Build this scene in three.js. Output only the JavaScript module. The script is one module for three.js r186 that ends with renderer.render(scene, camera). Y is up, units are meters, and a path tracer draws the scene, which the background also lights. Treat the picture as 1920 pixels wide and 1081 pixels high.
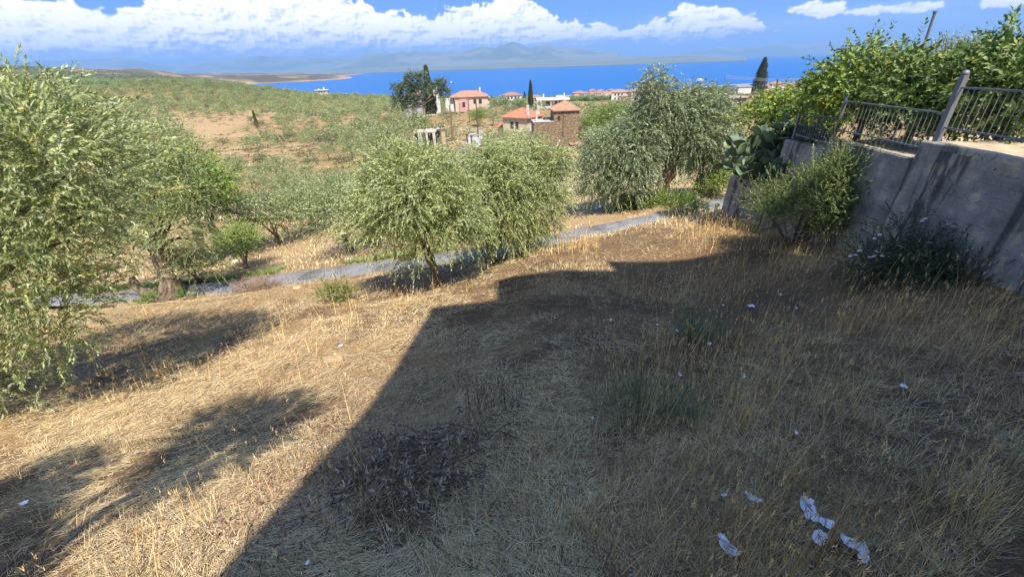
import * as THREE from 'three';
import { mergeGeometries } from 'three/addons/utils/BufferGeometryUtils.js';
import { RoundedBoxGeometry } from 'three/addons/geometries/RoundedBoxGeometry.js';

// ------------------------------------------------------------------ camera, sun, exposure
const CY = 72;                                   // camera height above the sea (sea level is y = 0)
const scene = new THREE.Scene();
const camera = new THREE.PerspectiveCamera(69.4, 1920 / 1081, 0.1, 120000);
camera.rotation.order = 'YXZ';
camera.rotation.set(-28.4 * Math.PI / 180, 0, -1.85 * Math.PI / 180);
camera.position.set(0, CY, 0);
camera.updateMatrixWorld(true);
const renderer = new THREE.WebGLRenderer({ antialias: true });
renderer.toneMapping = THREE.LinearToneMapping;
renderer.toneMappingExposure = 1.92;
renderer.shadowMap.enabled = true;

const RAD = Math.PI / 180;
const SUN_AZ = -15 * RAD, SUN_EL = 60 * RAD;       // the way the light travels: ahead and a little to the left, downwards
const SUN_TO = new THREE.Vector3(Math.sin(SUN_AZ) * Math.cos(SUN_EL), -Math.sin(SUN_EL), -Math.cos(SUN_AZ) * Math.cos(SUN_EL));
const sun = new THREE.DirectionalLight(new THREE.Color().setRGB(1.0, 0.94, 0.84), 4.8);
sun.name = 'sun';
sun.position.copy(SUN_TO).multiplyScalar(-150).add(new THREE.Vector3(0, CY, -30));
sun.target.position.set(0, CY, -30);
sun.castShadow = true;
Object.assign(sun.shadow.camera, { left: -80, right: 80, top: 80, bottom: -80, near: 1, far: 400 });
sun.shadow.mapSize.set(4096, 4096);
scene.add(sun, sun.target);

// ------------------------------------------------------------------ small helpers
function rng(seed) { let a = seed >>> 0; return () => { a = (a + 0x6D2B79F5) | 0; let t = Math.imul(a ^ (a >>> 15), 1 | a); t = (t + Math.imul(t ^ (t >>> 7), 61 | t)) ^ t; return ((t ^ (t >>> 14)) >>> 0) / 4294967296; }; }
const clamp = (x, a = 0, b = 1) => Math.min(b, Math.max(a, x));
const lerp = (a, b, t) => a + (b - a) * t;
const smooth = (a, b, x) => { const t = clamp((x - a) / (b - a)); return t * t * (3 - 2 * t); };
function hash2(ix, iy, s = 0) { let h = Math.imul(ix, 374761393) ^ Math.imul(iy, 668265263) ^ Math.imul(s + 11, 974634777); h = Math.imul(h ^ (h >>> 13), 1274126177); return ((h ^ (h >>> 16)) >>> 0) / 4294967296; }
function vnoise(x, y, s = 0) { const ix = Math.floor(x), iy = Math.floor(y); let fx = x - ix, fy = y - iy; fx = fx * fx * fx * (fx * (fx * 6 - 15) + 10); fy = fy * fy * fy * (fy * (fy * 6 - 15) + 10);
  return lerp(lerp(hash2(ix, iy, s), hash2(ix + 1, iy, s), fx), lerp(hash2(ix, iy + 1, s), hash2(ix + 1, iy + 1, s), fx), fy); }
function fbm(x, y, o = 4, s = 0, g = 0.5) { let v = 0, a = 1, n = 0; for (let i = 0; i < o; i++) { v += a * vnoise(x, y, s + i * 7); n += a; a *= g; x = x * 2.03 + 17.1; y = y * 2.03 + 5.3; } return v / n; }
const lin = (r, g, b) => new THREE.Color().setRGB(r, g, b);
const V = (x, y, z) => new THREE.Vector3(x, y, z);

const FPIX = 540.5 / Math.tan(69.4 / 2 * RAD);
function ray(px, py) { return V((px - 960) / FPIX, -(py - 540.5) / FPIX, -1).applyQuaternion(camera.quaternion); }
function at(px, py, D) { const d = ray(px, py); return d.multiplyScalar(D / -d.z).add(camera.position); }   // the place seen at a pixel of the photograph, D metres ahead

const used = {};
function numbered(name) { const n = used[name] = (used[name] ?? -1) + 1; return n ? name + '_' + String(n).padStart(3, '0') : name; }
function tag(o, label, category, group, kind) { if (label) o.userData.label = label; if (category) o.userData.category = category; if (group) o.userData.group = group; if (kind) o.userData.kind = kind; return o; }
function mesh(name, geo, mat, parent, kind) { const m = new THREE.Mesh(geo, mat); m.name = parent && parent !== scene ? name : numbered(name); m.castShadow = m.receiveShadow = true; if (kind) m.userData.kind = kind; (parent || scene).add(m); return m; }
function thing(name, label, category, pos, group, turn = 0) { const g = new THREE.Group(); g.name = numbered(name); scene.add(g); if (pos) g.position.copy(pos); g.rotation.y = turn; tag(g, label, category, group); return g; }
function copyOf(src, label, pos, turn = 0, scale = 1, group) { const c = src.clone(); c.name = numbered(src.name.replace(/_\d{3}$/, '')); c.userData = { ...src.userData }; scene.add(c); c.position.copy(pos); c.rotation.y = turn;
  if (Array.isArray(scale)) c.scale.set(...scale); else c.scale.setScalar(scale); if (label) c.userData.label = label; if (group) c.userData.group = group; return c; }
const std = (color, o = {}) => new THREE.MeshStandardMaterial({ color, roughness: 0.9, ...o });

// canvas textures
function canvasTex(w, h, draw, srgb = true) { const c = document.createElement('canvas'); c.width = w; c.height = h; draw(c.getContext('2d'), w, h); const t = new THREE.CanvasTexture(c); t.wrapS = t.wrapT = THREE.RepeatWrapping; if (srgb) t.colorSpace = THREE.SRGBColorSpace; t.anisotropy = 8; return t; }
function noiseTex(n, f, srgb = true) { const d = new Uint8Array(n * n * 4); for (let y = 0; y < n; y++) for (let x = 0; x < n; x++) { const c = f(x / n, y / n, x, y); const i = (y * n + x) * 4; d[i] = clamp(c[0]) * 255; d[i + 1] = clamp(c[1]) * 255; d[i + 2] = clamp(c[2]) * 255; d[i + 3] = 255; }
  const t = new THREE.DataTexture(d, n, n); t.wrapS = t.wrapT = THREE.RepeatWrapping; t.magFilter = THREE.LinearFilter; t.minFilter = THREE.LinearMipmapLinearFilter; if (srgb) t.colorSpace = THREE.SRGBColorSpace; t.needsUpdate = true; return t; }
// noise that repeats after p cells
function pnoise(x, y, p, s) { const w = (i) => ((i % p) + p) % p; const ix = Math.floor(x), iy = Math.floor(y); let fx = x - ix, fy = y - iy; fx = fx * fx * (3 - 2 * fx); fy = fy * fy * (3 - 2 * fy);
  return lerp(lerp(hash2(w(ix), w(iy), s), hash2(w(ix + 1), w(iy), s), fx), lerp(hash2(w(ix), w(iy + 1), s), hash2(w(ix + 1), w(iy + 1), s), fx), fy); }
function pfbm(u, v, p, o, s = 0) { let a = 1, t = 0, n = 0; for (let i = 0; i < o; i++) { t += a * pnoise(u * p, v * p, p, s + i); n += a; a *= 0.55; p *= 2; } return t / n; }

// ------------------------------------------------------------------ sky: blue air, cumulus band round the horizon
{
  const W = 4096, Hh = 2048, data = new Float32Array(W * Hh * 4);
  // tops and bases of the cumulus band, degrees of elevation against degrees of bearing (0 = straight ahead, + right)
  const prof = [[-62, 4.6, 1.6], [-52, 4.2, 1.5], [-47, 4.9, 1.6], [-42, 5.3, 1.7], [-38, 4.6, 1.7], [-33, 6.2, 1.8], [-27, 7.6, 1.9], [-21, 7.2, 2.0], [-16, 6.4, 2.0], [-13, 5.1, 1.9], [-9, 4.9, 1.8], [-5.5, 5.0, 1.7], [-3, 6.0, 1.7], [0, 6.2, 1.7], [3.5, 5.6, 1.7], [7, 4.2, 1.8], [10, 3.5, 1.9], [13, 2.9, 2.1], [16, 3.6, 2.2], [19, 3.9, 2.1], [21, 4.6, 2.1], [24, 4.3, 2.2], [27, 2.9, 2.3], [29, 1.6, 2.5], [31, 0.8, 2.8], [60, 0.8, 2.8], [72, 3.2, 1.9]];
  const band = (az) => { if (az < prof[0][0] || az > prof[prof.length - 1][0]) return [3.4 + 3.2 * (vnoise(az * 0.09, 3.3, 5) - 0.45), 1.9]; let i = 0; while (prof[i + 1][0] < az) i++; const a = prof[i], b = prof[i + 1], t = smooth(a[0], b[0], az); return [lerp(a[1], b[1], t), lerp(a[2], b[2], t)]; };
  const puffs = [[32.5, 3.9, 1.9, 0.55], [38.5, 3.45, 3.2, 0.36], [46.5, 3.5, 2.2, 0.5]];    // small lone clouds to the right
  const billow = (x, y) => { let v = 0, a = 1, n = 0; for (let i = 0; i < 6; i++) { const q = 1 - Math.abs(2 * vnoise(x, y, 31 + i * 5) - 1); v += a * q; n += a; a *= 0.55; x = x * 2.07 + 3.1; y = y * 2.07 + 8.7; } return v / n; };
  const cd = (az, el) => {                        // density of cloud (below 0 is clear air)
    const [top, base] = band(az); const wob = (fbm(az * 0.55, el * 0.8, 4, 61) - 0.5) * 1.6;
    const bl = billow(az * 0.42, el * 0.62);
    let d = Math.min((top + 0.1 + wob * 0.9 - el) * 0.6, (el - base + 0.4 + (fbm(az * 0.3, el * 1.5, 3, 9) - 0.5) * 0.9) * 0.9) + (bl - 0.50) * 1.15;
    for (const [a, e, w, h] of puffs) { const q = 1 - Math.hypot((az - a) / w, (el - e + 0.25 * h) / h); d = Math.max(d, q * 0.6 + (bl - 0.55) * 1.0); }
    return [d, bl];
  };
  const dot = new THREE.Vector3();
  for (let r = 0; r < Hh; r++) {
    const el = ((r + 0.5) / Hh - 0.5) * 180, e = Math.max(el, 0), se = Math.sin(e * RAD), t = Math.pow(se, 0.42);
    for (let c = 0; c < W; c++) {
      const round = ((c + 0.5) / W - 0.5) * 2 * Math.PI, i = (r * W + c) * 4;
      // x = cos(round), z = sin(round); straight ahead is -z
      const az = Math.atan2(Math.cos(round), -Math.sin(round)) / RAD;
      let R = lerp(0.24, 0.082, smooth(0, 0.75, t)), G = lerp(0.36, 0.17, smooth(0, 0.85, t)), B = lerp(0.58, 0.42, smooth(0.1, 0.95, t));
      R = lerp(R, 0.062, smooth(1.0, 6, el) * (1 - smooth(8, 40, el)) * 0.8); G = lerp(G, 0.19, smooth(1.0, 6, el) * (1 - smooth(8, 40, el)) * 0.8); B = lerp(B, 0.50, smooth(1.0, 6, el) * (1 - smooth(8, 40, el)) * 0.8);
      dot.set(Math.cos(round) * Math.cos(e * RAD), se, Math.sin(round) * Math.cos(e * RAD)); const near = Math.max(0, -dot.dot(SUN_TO)); const gl = 0.35 * Math.pow(near, 8) + 0.12 * near * near; R += gl * 0.9; G += gl * 0.95; B += gl;
      if (el > 0 && el < 10.5) {
        // thin veils low down
        const veil = smooth(0.52, 0.78, fbm(az * 0.10, el * 1.1, 4, 77)) * smooth(0.3, 1.2, el) * (1 - smooth(4, 9, el)) * 0.28;
        R = lerp(R, 0.42, veil); G = lerp(G, 0.50, veil); B = lerp(B, 0.66, veil);
        const [d, bl] = cd(az, el);
        if (d > -0.15) {
          const a = smooth(-0.03, 0.12, d) * smooth(0.6, 1.6, el);
          const b2 = billow((az - 0.16) * 0.42, (el + 0.26) * 0.62), b3 = billow((az - 0.05) * 0.9 + 40, (el + 0.08) * 1.3), b4 = billow(az * 0.9 + 40, el * 1.3);       // a billow falls away towards the sun: its lit side
          const slope = clamp((bl - b2) * 3.0 + (b4 - b3) * 1.6 + 0.55, 0, 1), [top, base] = band(az), hgt = clamp((el - base) / Math.max(0.6, top - base));
          const lit = clamp(0.46 + 0.50 * slope + 0.25 * (bl - 0.5) + 0.14 * smooth(0.0, 0.6, hgt) - 0.16 * (1 - smooth(0, 0.5, hgt)), 0.35, 1.08);
          const cr = lerp(0.36, 1.08, smooth(0.34, 0.96, lit)), cg = lerp(0.40, 0.99, smooth(0.34, 0.96, lit)), cb = lerp(0.50, 0.88, smooth(0.34, 0.96, lit));
          const al = a * lerp(0.88, 1, smooth(0.0, 0.25, hgt));
          R = lerp(R, cr, al); G = lerp(G, cg, al); B = lerp(B, cb, al);
        }
      }
      data[i] = R; data[i + 1] = G; data[i + 2] = B; data[i + 3] = 1;
    }
  }
  const tex = new THREE.DataTexture(data, W, Hh, THREE.RGBAFormat, THREE.FloatType);
  tex.mapping = THREE.EquirectangularReflectionMapping; tex.magFilter = THREE.LinearFilter; tex.needsUpdate = true;
  scene.background = tex; scene.environment = tex;
}

// ------------------------------------------------------------------ terrain: heights from surveyed points, smooth in between
const ctl = [];
const W_ = (x, z, y) => ctl.push([x, z, CY + y]);                        // metres from the camera
const P_ = (px, py, D) => { const p = at(px, py, D); ctl.push([p.x, p.z, p.y]); };
// lot below the house
[[0, 3, -2.9], [-7, 3, -4.2], [8, 3, -2.6], [0, 9, -2.6], [-14, 6, -5.4], [14, 8, -2.2], [-30, 10, -9], [30, 10, -2], [0, 30, -1], [0, 200, 8], [-150, 100, 2], [150, 100, 4], [0, 3000, 60], [-3000, 500, 60], [3000, 300, 20], [1000, -300, -30], [-500, 50, 4], [0, -1.2, -3.25], [-3, -1.2, -3.7], [3, -1.2, -3.05], [7, -2, -3.0]].forEach((a) => W_(...a));
[[0, 1000, 3.0], [480, 1050, 2.0], [480, 750, 5.8], [820, 700, 6.0], [1200, 700, 5.2], [1200, 900, 2.7], [1600, 700, 4.3], [1600, 950, 2.1], [1600, 560, 7.2], [1290, 490, 12.5], [0, 740, 7.6], [822, 532, 13], [200, 640, 11], [600, 600, 10],
  [1700, 480, 8.6], [1370, 405, 16.6], [1240, 421, 17], [1010, 470, 15], [925, 492, 15], [650, 530, 15], [200, 577, 14.6], [-200, 600, 13.5],
  // the lane
  [-200, 575, 15], [210, 558, 15.6], [440, 533, 16.2], [600, 512, 16.6], [740, 493, 17], [860, 478, 17.6], [1010, 455, 18.5], [1120, 430, 19.6], [1235, 406, 21], [1335, 381, 23], [1500, 345, 27],
  // valley to the left and the slope beyond it
  [100, 515, 21], [300, 500, 22], [440, 480, 24], [640, 470, 21.5], [520, 450, 28], [450, 415, 34], [250, 420, 36], [450, 375, 52], [380, 330, 76], [250, 330, 80], [60, 330, 80], [480, 300, 104], [380, 262, 150], [200, 262, 150], [480, 255, 165], [480, 222, 225], [480, 197, 300], [250, 200, 280],
  [150, 230, 200], [60, 230, 200], [650, 365, 42], [650, 310, 78], [640, 275, 115], [660, 245, 160], [640, 220, 225], [640, 199, 320],
  // hill with olive rows, headland, hills behind
  [250, 182, 340], [330, 158, 420], [390, 160, 440], [450, 166, 450], [520, 174, 460], [600, 186, 450], [700, 187, 430], [770, 187, 400], [150, 165, 420], [50, 160, 420], [-100, 160, 420], [300, 161, 800], [240, 150, 1300], [150, 138, 1700], [60, 128, 1700], [-100, 120, 1700], [280, 131, 2600], [220, 136, 2600], [350, 141, 2600], [390, 150, 1500], [345, 150, 1450], [425, 160, 1500],
  // the houses' shelf and the fall to the sea
  [760, 222, 200], [880, 205, 190], [888, 250, 100], [805, 272, 76], [975, 272, 105], [1060, 276, 96], [1085, 320, 62], [1080, 360, 36], [1160, 370, 30], [1250, 366, 26], [1350, 350, 28], [940, 205, 240], [1040, 200, 215], [930, 194, 420], [1000, 194, 480], [1100, 190, 620], [1150, 186, 800], [1220, 186, 700], [1120, 180, 950], [1180, 177, 1000], [1220, 176, 950], [1080, 184, 800], [1160, 240, 120], [1300, 230, 130], [1380, 200, 170], [1450, 190, 220], [1350, 170, 600], [1480, 168, 700], [1600, 200, 300], [1800, 200, 300]].forEach((a) => P_(...a));
// seabed and far lowland
const sea = (px, D, y = -6) => { const p = at(px, 150, D); ctl.push([p.x, p.z, y]); };
[[450, 2400], [480, 2000], [520, 1300], [600, 900], [700, 850], [800, 800], [900, 900], [1000, 1200], [1100, 1350], [1250, 1250], [1400, 1000], [1550, 1000], [1800, 900], [700, 2500, -20], [1000, 3000, -20], [1500, 2500, -20], [1900, 2500, -20], [800, 6000, -20], [1500, 6000, -20], [1000, 5000, -20], [560, 3000, -12]].forEach((a) => sea(...a));
[[440, 3100, 6], [480, 3500, 35], [560, 4600, 25], [600, 5000, 10], [520, 5500, 40], [400, 4000, 60], [300, 4000, 70], [100, 4000, 90], [-100, 4000, 90]].forEach((a) => sea(...a));
const polar = (x, z) => [Math.atan2(x, -z) * 1.6, Math.log(Math.hypot(x, z) + 2.5)];
const tps = (r2) => r2 < 1e-12 ? 0 : 0.5 * r2 * Math.log(r2);
const tpsW = (() => {
  const n = ctl.length, N = n + 3, A = [], q = ctl.map((c) => polar(c[0], c[1]));
  for (let i = 0; i < n; i++) { const row = new Float64Array(N + 1); for (let j = 0; j < n; j++) row[j] = tps((q[i][0] - q[j][0]) ** 2 + (q[i][1] - q[j][1]) ** 2) + (i === j ? 0.0006 : 0); row[n] = 1; row[n + 1] = q[i][0]; row[n + 2] = q[i][1]; row[N] = ctl[i][2]; A.push(row); }
  for (let k = 0; k < 3; k++) { const row = new Float64Array(N + 1); for (let j = 0; j < n; j++) row[j] = k ? q[j][k - 1] : 1; A.push(row); }
  for (let i = 0; i < N; i++) { let p = i; for (let r = i + 1; r < N; r++) if (Math.abs(A[r][i]) > Math.abs(A[p][i])) p = r; [A[i], A[p]] = [A[p], A[i]]; for (let r = i + 1; r < N; r++) { const f = A[r][i] / A[i][i]; if (f) for (let c = i; c <= N; c++) A[r][c] -= f * A[i][c]; } }
  const w = new Float64Array(N); for (let i = N - 1; i >= 0; i--) { let s = A[i][N]; for (let c = i + 1; c < N; c++) s -= A[i][c] * w[c]; w[i] = s / A[i][i]; }
  return { w, q, n };
})();
function baseH(x, z) { const [u, v] = polar(x, z), { w, q, n } = tpsW; let s = w[n] + w[n + 1] * u + w[n + 2] * v; for (let j = 0; j < n; j++) { const du = u - q[j][0], dv = v - q[j][1]; s += w[j] * tps(du * du + dv * dv); } return s; }

// the lane: centre line with its own level
const laneCurve = new THREE.CatmullRomCurve3([[-700, 640, 12], [-300, 590, 14.3], [0, 572, 15.2], [210, 558, 15.8], [440, 534, 16.3], [600, 513, 16.7], [740, 494, 17.1], [860, 478, 17.7], [1010, 455, 18.6], [1120, 430, 19.7], [1235, 407, 21], [1335, 381, 23.2], [1450, 352, 26.5], [1600, 318, 32]].map((a) => at(...a)));
const LANE_W = 1.2, lanePts = laneCurve.getSpacedPoints(260);
function laneAt(x, z) { let b = 1e9, y = 0; for (const p of lanePts) { const d = (p.x - x) ** 2 + (p.z - z) ** 2; if (d < b) { b = d; y = p.y; } } return [Math.sqrt(b), y]; }
function H(x, z) {
  let y = baseH(x, z); const r = Math.hypot(x, z);
  y += (fbm(x * 0.35, z * 0.35, 3, 3) - 0.5) * 0.28 * smooth(0.5, 4, r) * (1 - smooth(30, 60, r)) + (fbm(x * 1.7, z * 1.7, 3, 4) - 0.5) * 0.10 * (1 - smooth(20, 40, r));
  y += (fbm(x * 0.05, z * 0.05, 4, 6) - 0.5) * 2.2 * smooth(25, 80, r) * (1 - smooth(400, 700, r)) + (fbm(x * 0.006, z * 0.006, 4, 8) - 0.5) * 26 * smooth(450, 1200, r) * smooth(2, 20, y) * (1 - smooth(-0.2, 0.0, Math.atan2(x, -z)));
  // terrace banks on the far slope
  const tb = smooth(45, 70, r) * (1 - smooth(230, 300, r)); if (tb > 0) { const st = 1.7, f = y / st - Math.floor(y / st); y = lerp(y, (Math.floor(y / st) + smooth(0.55, 0.95, f)) * st, 0.75 * tb); }
  if (r < 60) { const [d, ly] = laneAt(x, z); y = lerp(ly - 0.05, y, smooth(LANE_W / 2 + 0.12, LANE_W / 2 + 1.3, d)); }
  return y;
}
function ground(px, py, far = 6000) { const d = ray(px, py); d.multiplyScalar(1 / -d.z); let a = 0.6, b; for (b = a; b < far; a = b, b *= 1.012) if (CY + d.y * b < H(d.x * b, -b)) break; for (let i = 0; i < 20; i++) { const m = (a + b) / 2; if (CY + d.y * m < H(d.x * m, -m)) b = m; else a = m; } return V(d.x * a, H(d.x * a, -a), -a); }

// ------------------------------------------------------------------ ground material: straw over dry earth
const strawTex = canvasTex(1024, 1024, (g, w, h) => {
  const R = rng(5); g.fillStyle = '#8d7350'; g.fillRect(0, 0, w, h);
  for (let i = 0; i < 2600; i++) { const x = R() * w, y = R() * h, r = 3 + R() * 22; g.fillStyle = `rgba(${60 + R() * 70},${48 + R() * 50},${30 + R() * 35},0.16)`; for (const ox of [-w, 0, w]) for (const oy of [-h, 0, h]) { g.beginPath(); g.arc(x + ox, y + oy, r, 0, 7); g.fill(); } }
  for (let i = 0; i < 9000; i++) { const x = R() * w, y = R() * h, a = R() * 6.28, l = 8 + R() * 60, t = R(); const c = t < 0.3 ? [92, 74, 50] : t < 0.75 ? [190, 160, 108] : [226, 200, 148]; const v = 0.8 + R() * 0.3;
    g.strokeStyle = `rgba(${c[0] * v},${c[1] * v},${c[2] * v},${0.35 + R() * 0.5})`; g.lineWidth = 0.8 + R() * 1.8; const bx = (R() - 0.5) * 16, by = (R() - 0.5) * 16;
    for (const ox of [-w, 0, w]) for (const oy of [-h, 0, h]) { if (x + ox < -80 || x + ox > w + 80 || y + oy < -80 || y + oy > h + 80) continue; g.beginPath(); g.moveTo(x + ox, y + oy); g.quadraticCurveTo(x + ox + Math.cos(a) * l / 2 + bx, y + oy + Math.sin(a) * l / 2 + by, x + ox + Math.cos(a) * l, y + oy + Math.sin(a) * l); g.stroke(); } }
});
const strawBump = noiseTex(512, (u, v) => { const q = pfbm(u, v, 16, 5, 3); return [q, q, q]; }, false);
strawTex.repeat.set(1 / 1.7, 1 / 1.7); strawBump.repeat.set(1 / 1.1, 1 / 1.1);
const matGround = new THREE.MeshStandardMaterial({ map: strawTex, bumpMap: strawBump, bumpScale: 0.05, roughness: 1, vertexColors: true });

// ------------------------------------------------------------------ terrain mesh: one sheet from under the house to the far shore
{
  const azs = [], rs = [];
  for (let a = -64; a <= 64.01; a += 0.5) azs.push(a * RAD);
  for (let a = 72; a < 290; a += 8) azs.push(a * RAD);
  azs.push((360 - 64) * RAD);
  for (let r = 0.5; r < 60; r *= 1.0135) rs.push(r);
  for (let r = 60; r < 7000; r *= 1.036) rs.push(r);
  const nA = azs.length, nR = rs.length, pos = new Float32Array((nA * nR + 1) * 3), col = new Float32Array((nA * nR + 1) * 3), uv = new Float32Array((nA * nR + 1) * 2), idx = [];
  const C = lin(0, 0, 0), c1 = lin(0, 0, 0);
  const colour = (x, z, y, slope) => {
    const r = Math.hypot(x, z), n1 = fbm(x * 0.21, z * 0.21, 4, 12), n2 = fbm(x * 0.9, z * 0.9, 3, 14), n3 = fbm(x * 0.03, z * 0.03, 4, 16);
    C.setRGB(1.02, 0.95, 0.88);                                        // straw
    c1.setRGB(0.46, 0.40, 0.37); C.lerp(c1, smooth(0.46, 0.66, n1) * 0.8); c1.setRGB(0.34, 0.29, 0.27); C.lerp(c1, smooth(0.50, 0.64, n2) * 0.7);     // worn earth
    
    if (r > 15) {                                                      // fields, scrub, far land
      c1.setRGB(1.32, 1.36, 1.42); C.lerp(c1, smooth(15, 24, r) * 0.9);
      c1.setRGB(0.86, 0.84, 0.66); C.lerp(c1, smooth(0.38, 0.58, n3) * smooth(24, 90, r) * 0.8);
      c1.setRGB(0.55, 0.60, 0.34); C.lerp(c1, smooth(0.40, 0.60, fbm(x * 0.012, z * 0.012, 4, 18)) * smooth(200, 420, r) * 0.85);
      c1.setRGB(0.22, 0.27, 0.15); C.lerp(c1, smooth(600, 1300, r) * smooth(0.34, 0.52, fbm(x * 0.006, z * 0.006, 5, 19)) * 0.95);
      if (slope > 0.45) { c1.setRGB(1.1, 0.92, 0.75); C.lerp(c1, smooth(0.45, 0.8, slope) * 0.7 * smooth(500, 900, r)); }
      if (y < 5) { c1.setRGB(1.6, 1.45, 1.15); C.lerp(c1, (1 - smooth(0.5, 5, y)) * smooth(400, 700, r)); }
      // the bare quarried headland
      const hx = x + 860, hz = z + 1460; const q = Math.hypot(hx / 150, hz / 170); if (q < 1.4) { c1.setRGB(1.65, 1.35, 1.12); C.lerp(c1, (1 - smooth(0.6, 1.2, q + (fbm(x * 0.02, z * 0.02, 4, 33) - 0.5) * 1.4))); }
    }
    return C;
  };
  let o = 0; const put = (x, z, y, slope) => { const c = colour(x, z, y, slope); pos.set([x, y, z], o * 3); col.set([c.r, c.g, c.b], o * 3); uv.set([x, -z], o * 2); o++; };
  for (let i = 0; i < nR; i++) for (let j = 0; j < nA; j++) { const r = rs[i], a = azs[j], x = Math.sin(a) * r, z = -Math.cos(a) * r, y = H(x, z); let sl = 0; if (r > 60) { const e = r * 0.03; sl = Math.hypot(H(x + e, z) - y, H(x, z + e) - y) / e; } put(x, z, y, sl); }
  put(0, 0, H(0, 0.01), 0);
  for (let j = 0; j < nA; j++) { const k = (j + 1) % nA; idx.push(o - 1, k, j); for (let i = 0; i < nR - 1; i++) { const a = i * nA + j, b = i * nA + k, c = a + nA, d = b + nA; idx.push(a, b, c, b, d, c); } }
  const g = new THREE.BufferGeometry(); g.setAttribute('position', new THREE.BufferAttribute(pos, 3)); g.setAttribute('color', new THREE.BufferAttribute(col, 3)); g.setAttribute('uv', new THREE.BufferAttribute(uv, 2)); g.setIndex(idx); g.computeVertexNormals();
  tag(mesh('ground', g, matGround, scene, 'structure'), 'dry straw covered slope and the olive valley running down to the sea');
}

// ------------------------------------------------------------------ sea
{
  const rip = noiseTex(512, (u, v) => { const q = pfbm(u, v, 8, 6, 41); return [q, q, q]; }, false); rip.repeat.set(1 / 60, 1 / 60);
  const m = new THREE.MeshPhysicalMaterial({ color: lin(0.012, 0.10, 0.31), roughness: 0.35, specularIntensity: 0.35, bumpMap: rip, bumpScale: 0.9 });
  const g = new THREE.PlaneGeometry(90000, 90000, 60, 60); g.rotateX(-Math.PI / 2); const p = g.attributes.position, u = g.attributes.uv; for (let i = 0; i < p.count; i++) u.setXY(i, p.getX(i), p.getZ(i));
  const s = mesh('sea', g, m, scene, 'structure'); s.position.set(0, 0, -44200); tag(s, 'bright blue sea of the wide bay');
}

// ------------------------------------------------------------------ far shore and mountains
function range(name, label, ridge, D, depth, baseY, color, seed, rough, D0 = D - depth, rock = 0.55) {
  // ridge: [bearing pixel x, pixel y of the crest]; the massif rises from D0 to the crest at D and falls again behind
  const n = 260, m = 34, pos = [], idx = [], col = []; const x0 = ridge[0][0], x1 = ridge[ridge.length - 1][0];
  for (let i = 0; i <= n; i++) {
    const px = lerp(x0, x1, i / n); let k = 0; while (k < ridge.length - 2 && ridge[k + 1][0] < px) k++; const py = lerp(ridge[k][1], ridge[k + 1][1], smooth(0, 1, (px - ridge[k][0]) / (ridge[k + 1][0] - ridge[k][0])));
    const top = at(px, py, D), fade = smooth(0, 0.16, Math.min(i / n, 1 - i / n)), crest = lerp(-40, Math.max(top.y, baseY + 12), fade);
    for (let j = 0; j <= m; j++) {
      const t = j / m, dd = t < 0.75 ? lerp(D0, D, t / 0.75) : lerp(D, D + depth * 0.6, (t - 0.75) / 0.25), f = t < 0.75 ? Math.pow(t / 0.75, 1.25) : 1 - 0.7 * (t - 0.75) / 0.25;
      const x = top.x * dd / D, z = -dd, rg = 1 - Math.abs(2 * fbm(x * 0.00033, z * 0.00033, 5, seed) - 1), n2 = fbm(x * 0.0012, z * 0.0012, 4, seed + 9) - 0.5;
      const y = baseY + (crest - baseY) * clamp(f + (rg - 0.62) * 0.9 * rough * Math.sin(Math.min(t / 0.75, 1) * Math.PI) + n2 * 0.22 * rough * (t < 0.7 ? Math.sin(t / 0.75 * Math.PI) : 0.25), -0.05, 1.2);
      pos.push(x, Math.min(y, crest * 1.2 + 20 * fade), z); const q = smooth(0.4, 0.65, fbm(x * 0.0009, z * 0.0009, 4, seed + 3)); const bare = smooth(0.5, 0.9, f) * 0.5 + q * 0.5; col.push(lerp(color[0], 0.34, bare * rock), lerp(color[1], 0.30, bare * rock), lerp(color[2], 0.26, bare * rock));
    }
  }
  for (let i = 0; i < n; i++) for (let j = 0; j < m; j++) { const a = i * (m + 1) + j, b = a + m + 1; idx.push(a, a + 1, b, b, a + 1, b + 1); }
  const g = new THREE.BufferGeometry(); g.setAttribute('position', new THREE.Float32BufferAttribute(pos, 3)); g.setAttribute('color', new THREE.Float32BufferAttribute(col, 3)); g.setIndex(idx); g.computeVertexNormals();
  tag(mesh(name, g, new THREE.MeshStandardMaterial({ vertexColors: true, roughness: 1, side: THREE.DoubleSide }), scene, 'structure'), label);
}
range('mountain_range', 'hazy blue mountains far behind the bay on the left', [[-900, 95], [-500, 120], [-200, 112], [0, 118], [130, 113], [240, 108], [300, 121], [330, 122], [380, 114], [440, 111], [480, 106], [540, 109], [600, 107], [650, 108], [720, 104], [800, 103], [900, 108]], 26000, 9000, -10, [0.07, 0.10, 0.06], 101, 1);
range('mountain_range', 'jagged hazy mountain ridge above the middle of the sea', [[560, 124], [640, 112], [700, 100], [760, 98], [800, 95], [850, 97], [880, 93], [905, 88], [925, 90], [945, 85], [962, 80], [975, 84], [992, 91], [1010, 86], [1030, 85], [1050, 91], [1075, 89], [1100, 93], [1140, 96], [1180, 99], [1240, 104]], 21500, 6500, 2, [0.08, 0.10, 0.06], 131, 1.1, 13500);
range('mountain_range', 'long low blue ridge behind the sea on the right', [[1150, 108], [1200, 99], [1240, 95], [1270, 97], [1310, 91], [1350, 87], [1380, 90], [1420, 85], [1460, 80], [1500, 83], [1540, 79], [1580, 79], [1620, 84], [1680, 71], [1740, 74], [1800, 70], [1860, 76], [1920, 72], [2100, 60], [2500, 50]], 30000, 5000, 2, [0.07, 0.10, 0.07], 171, 1, 25000);
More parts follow.
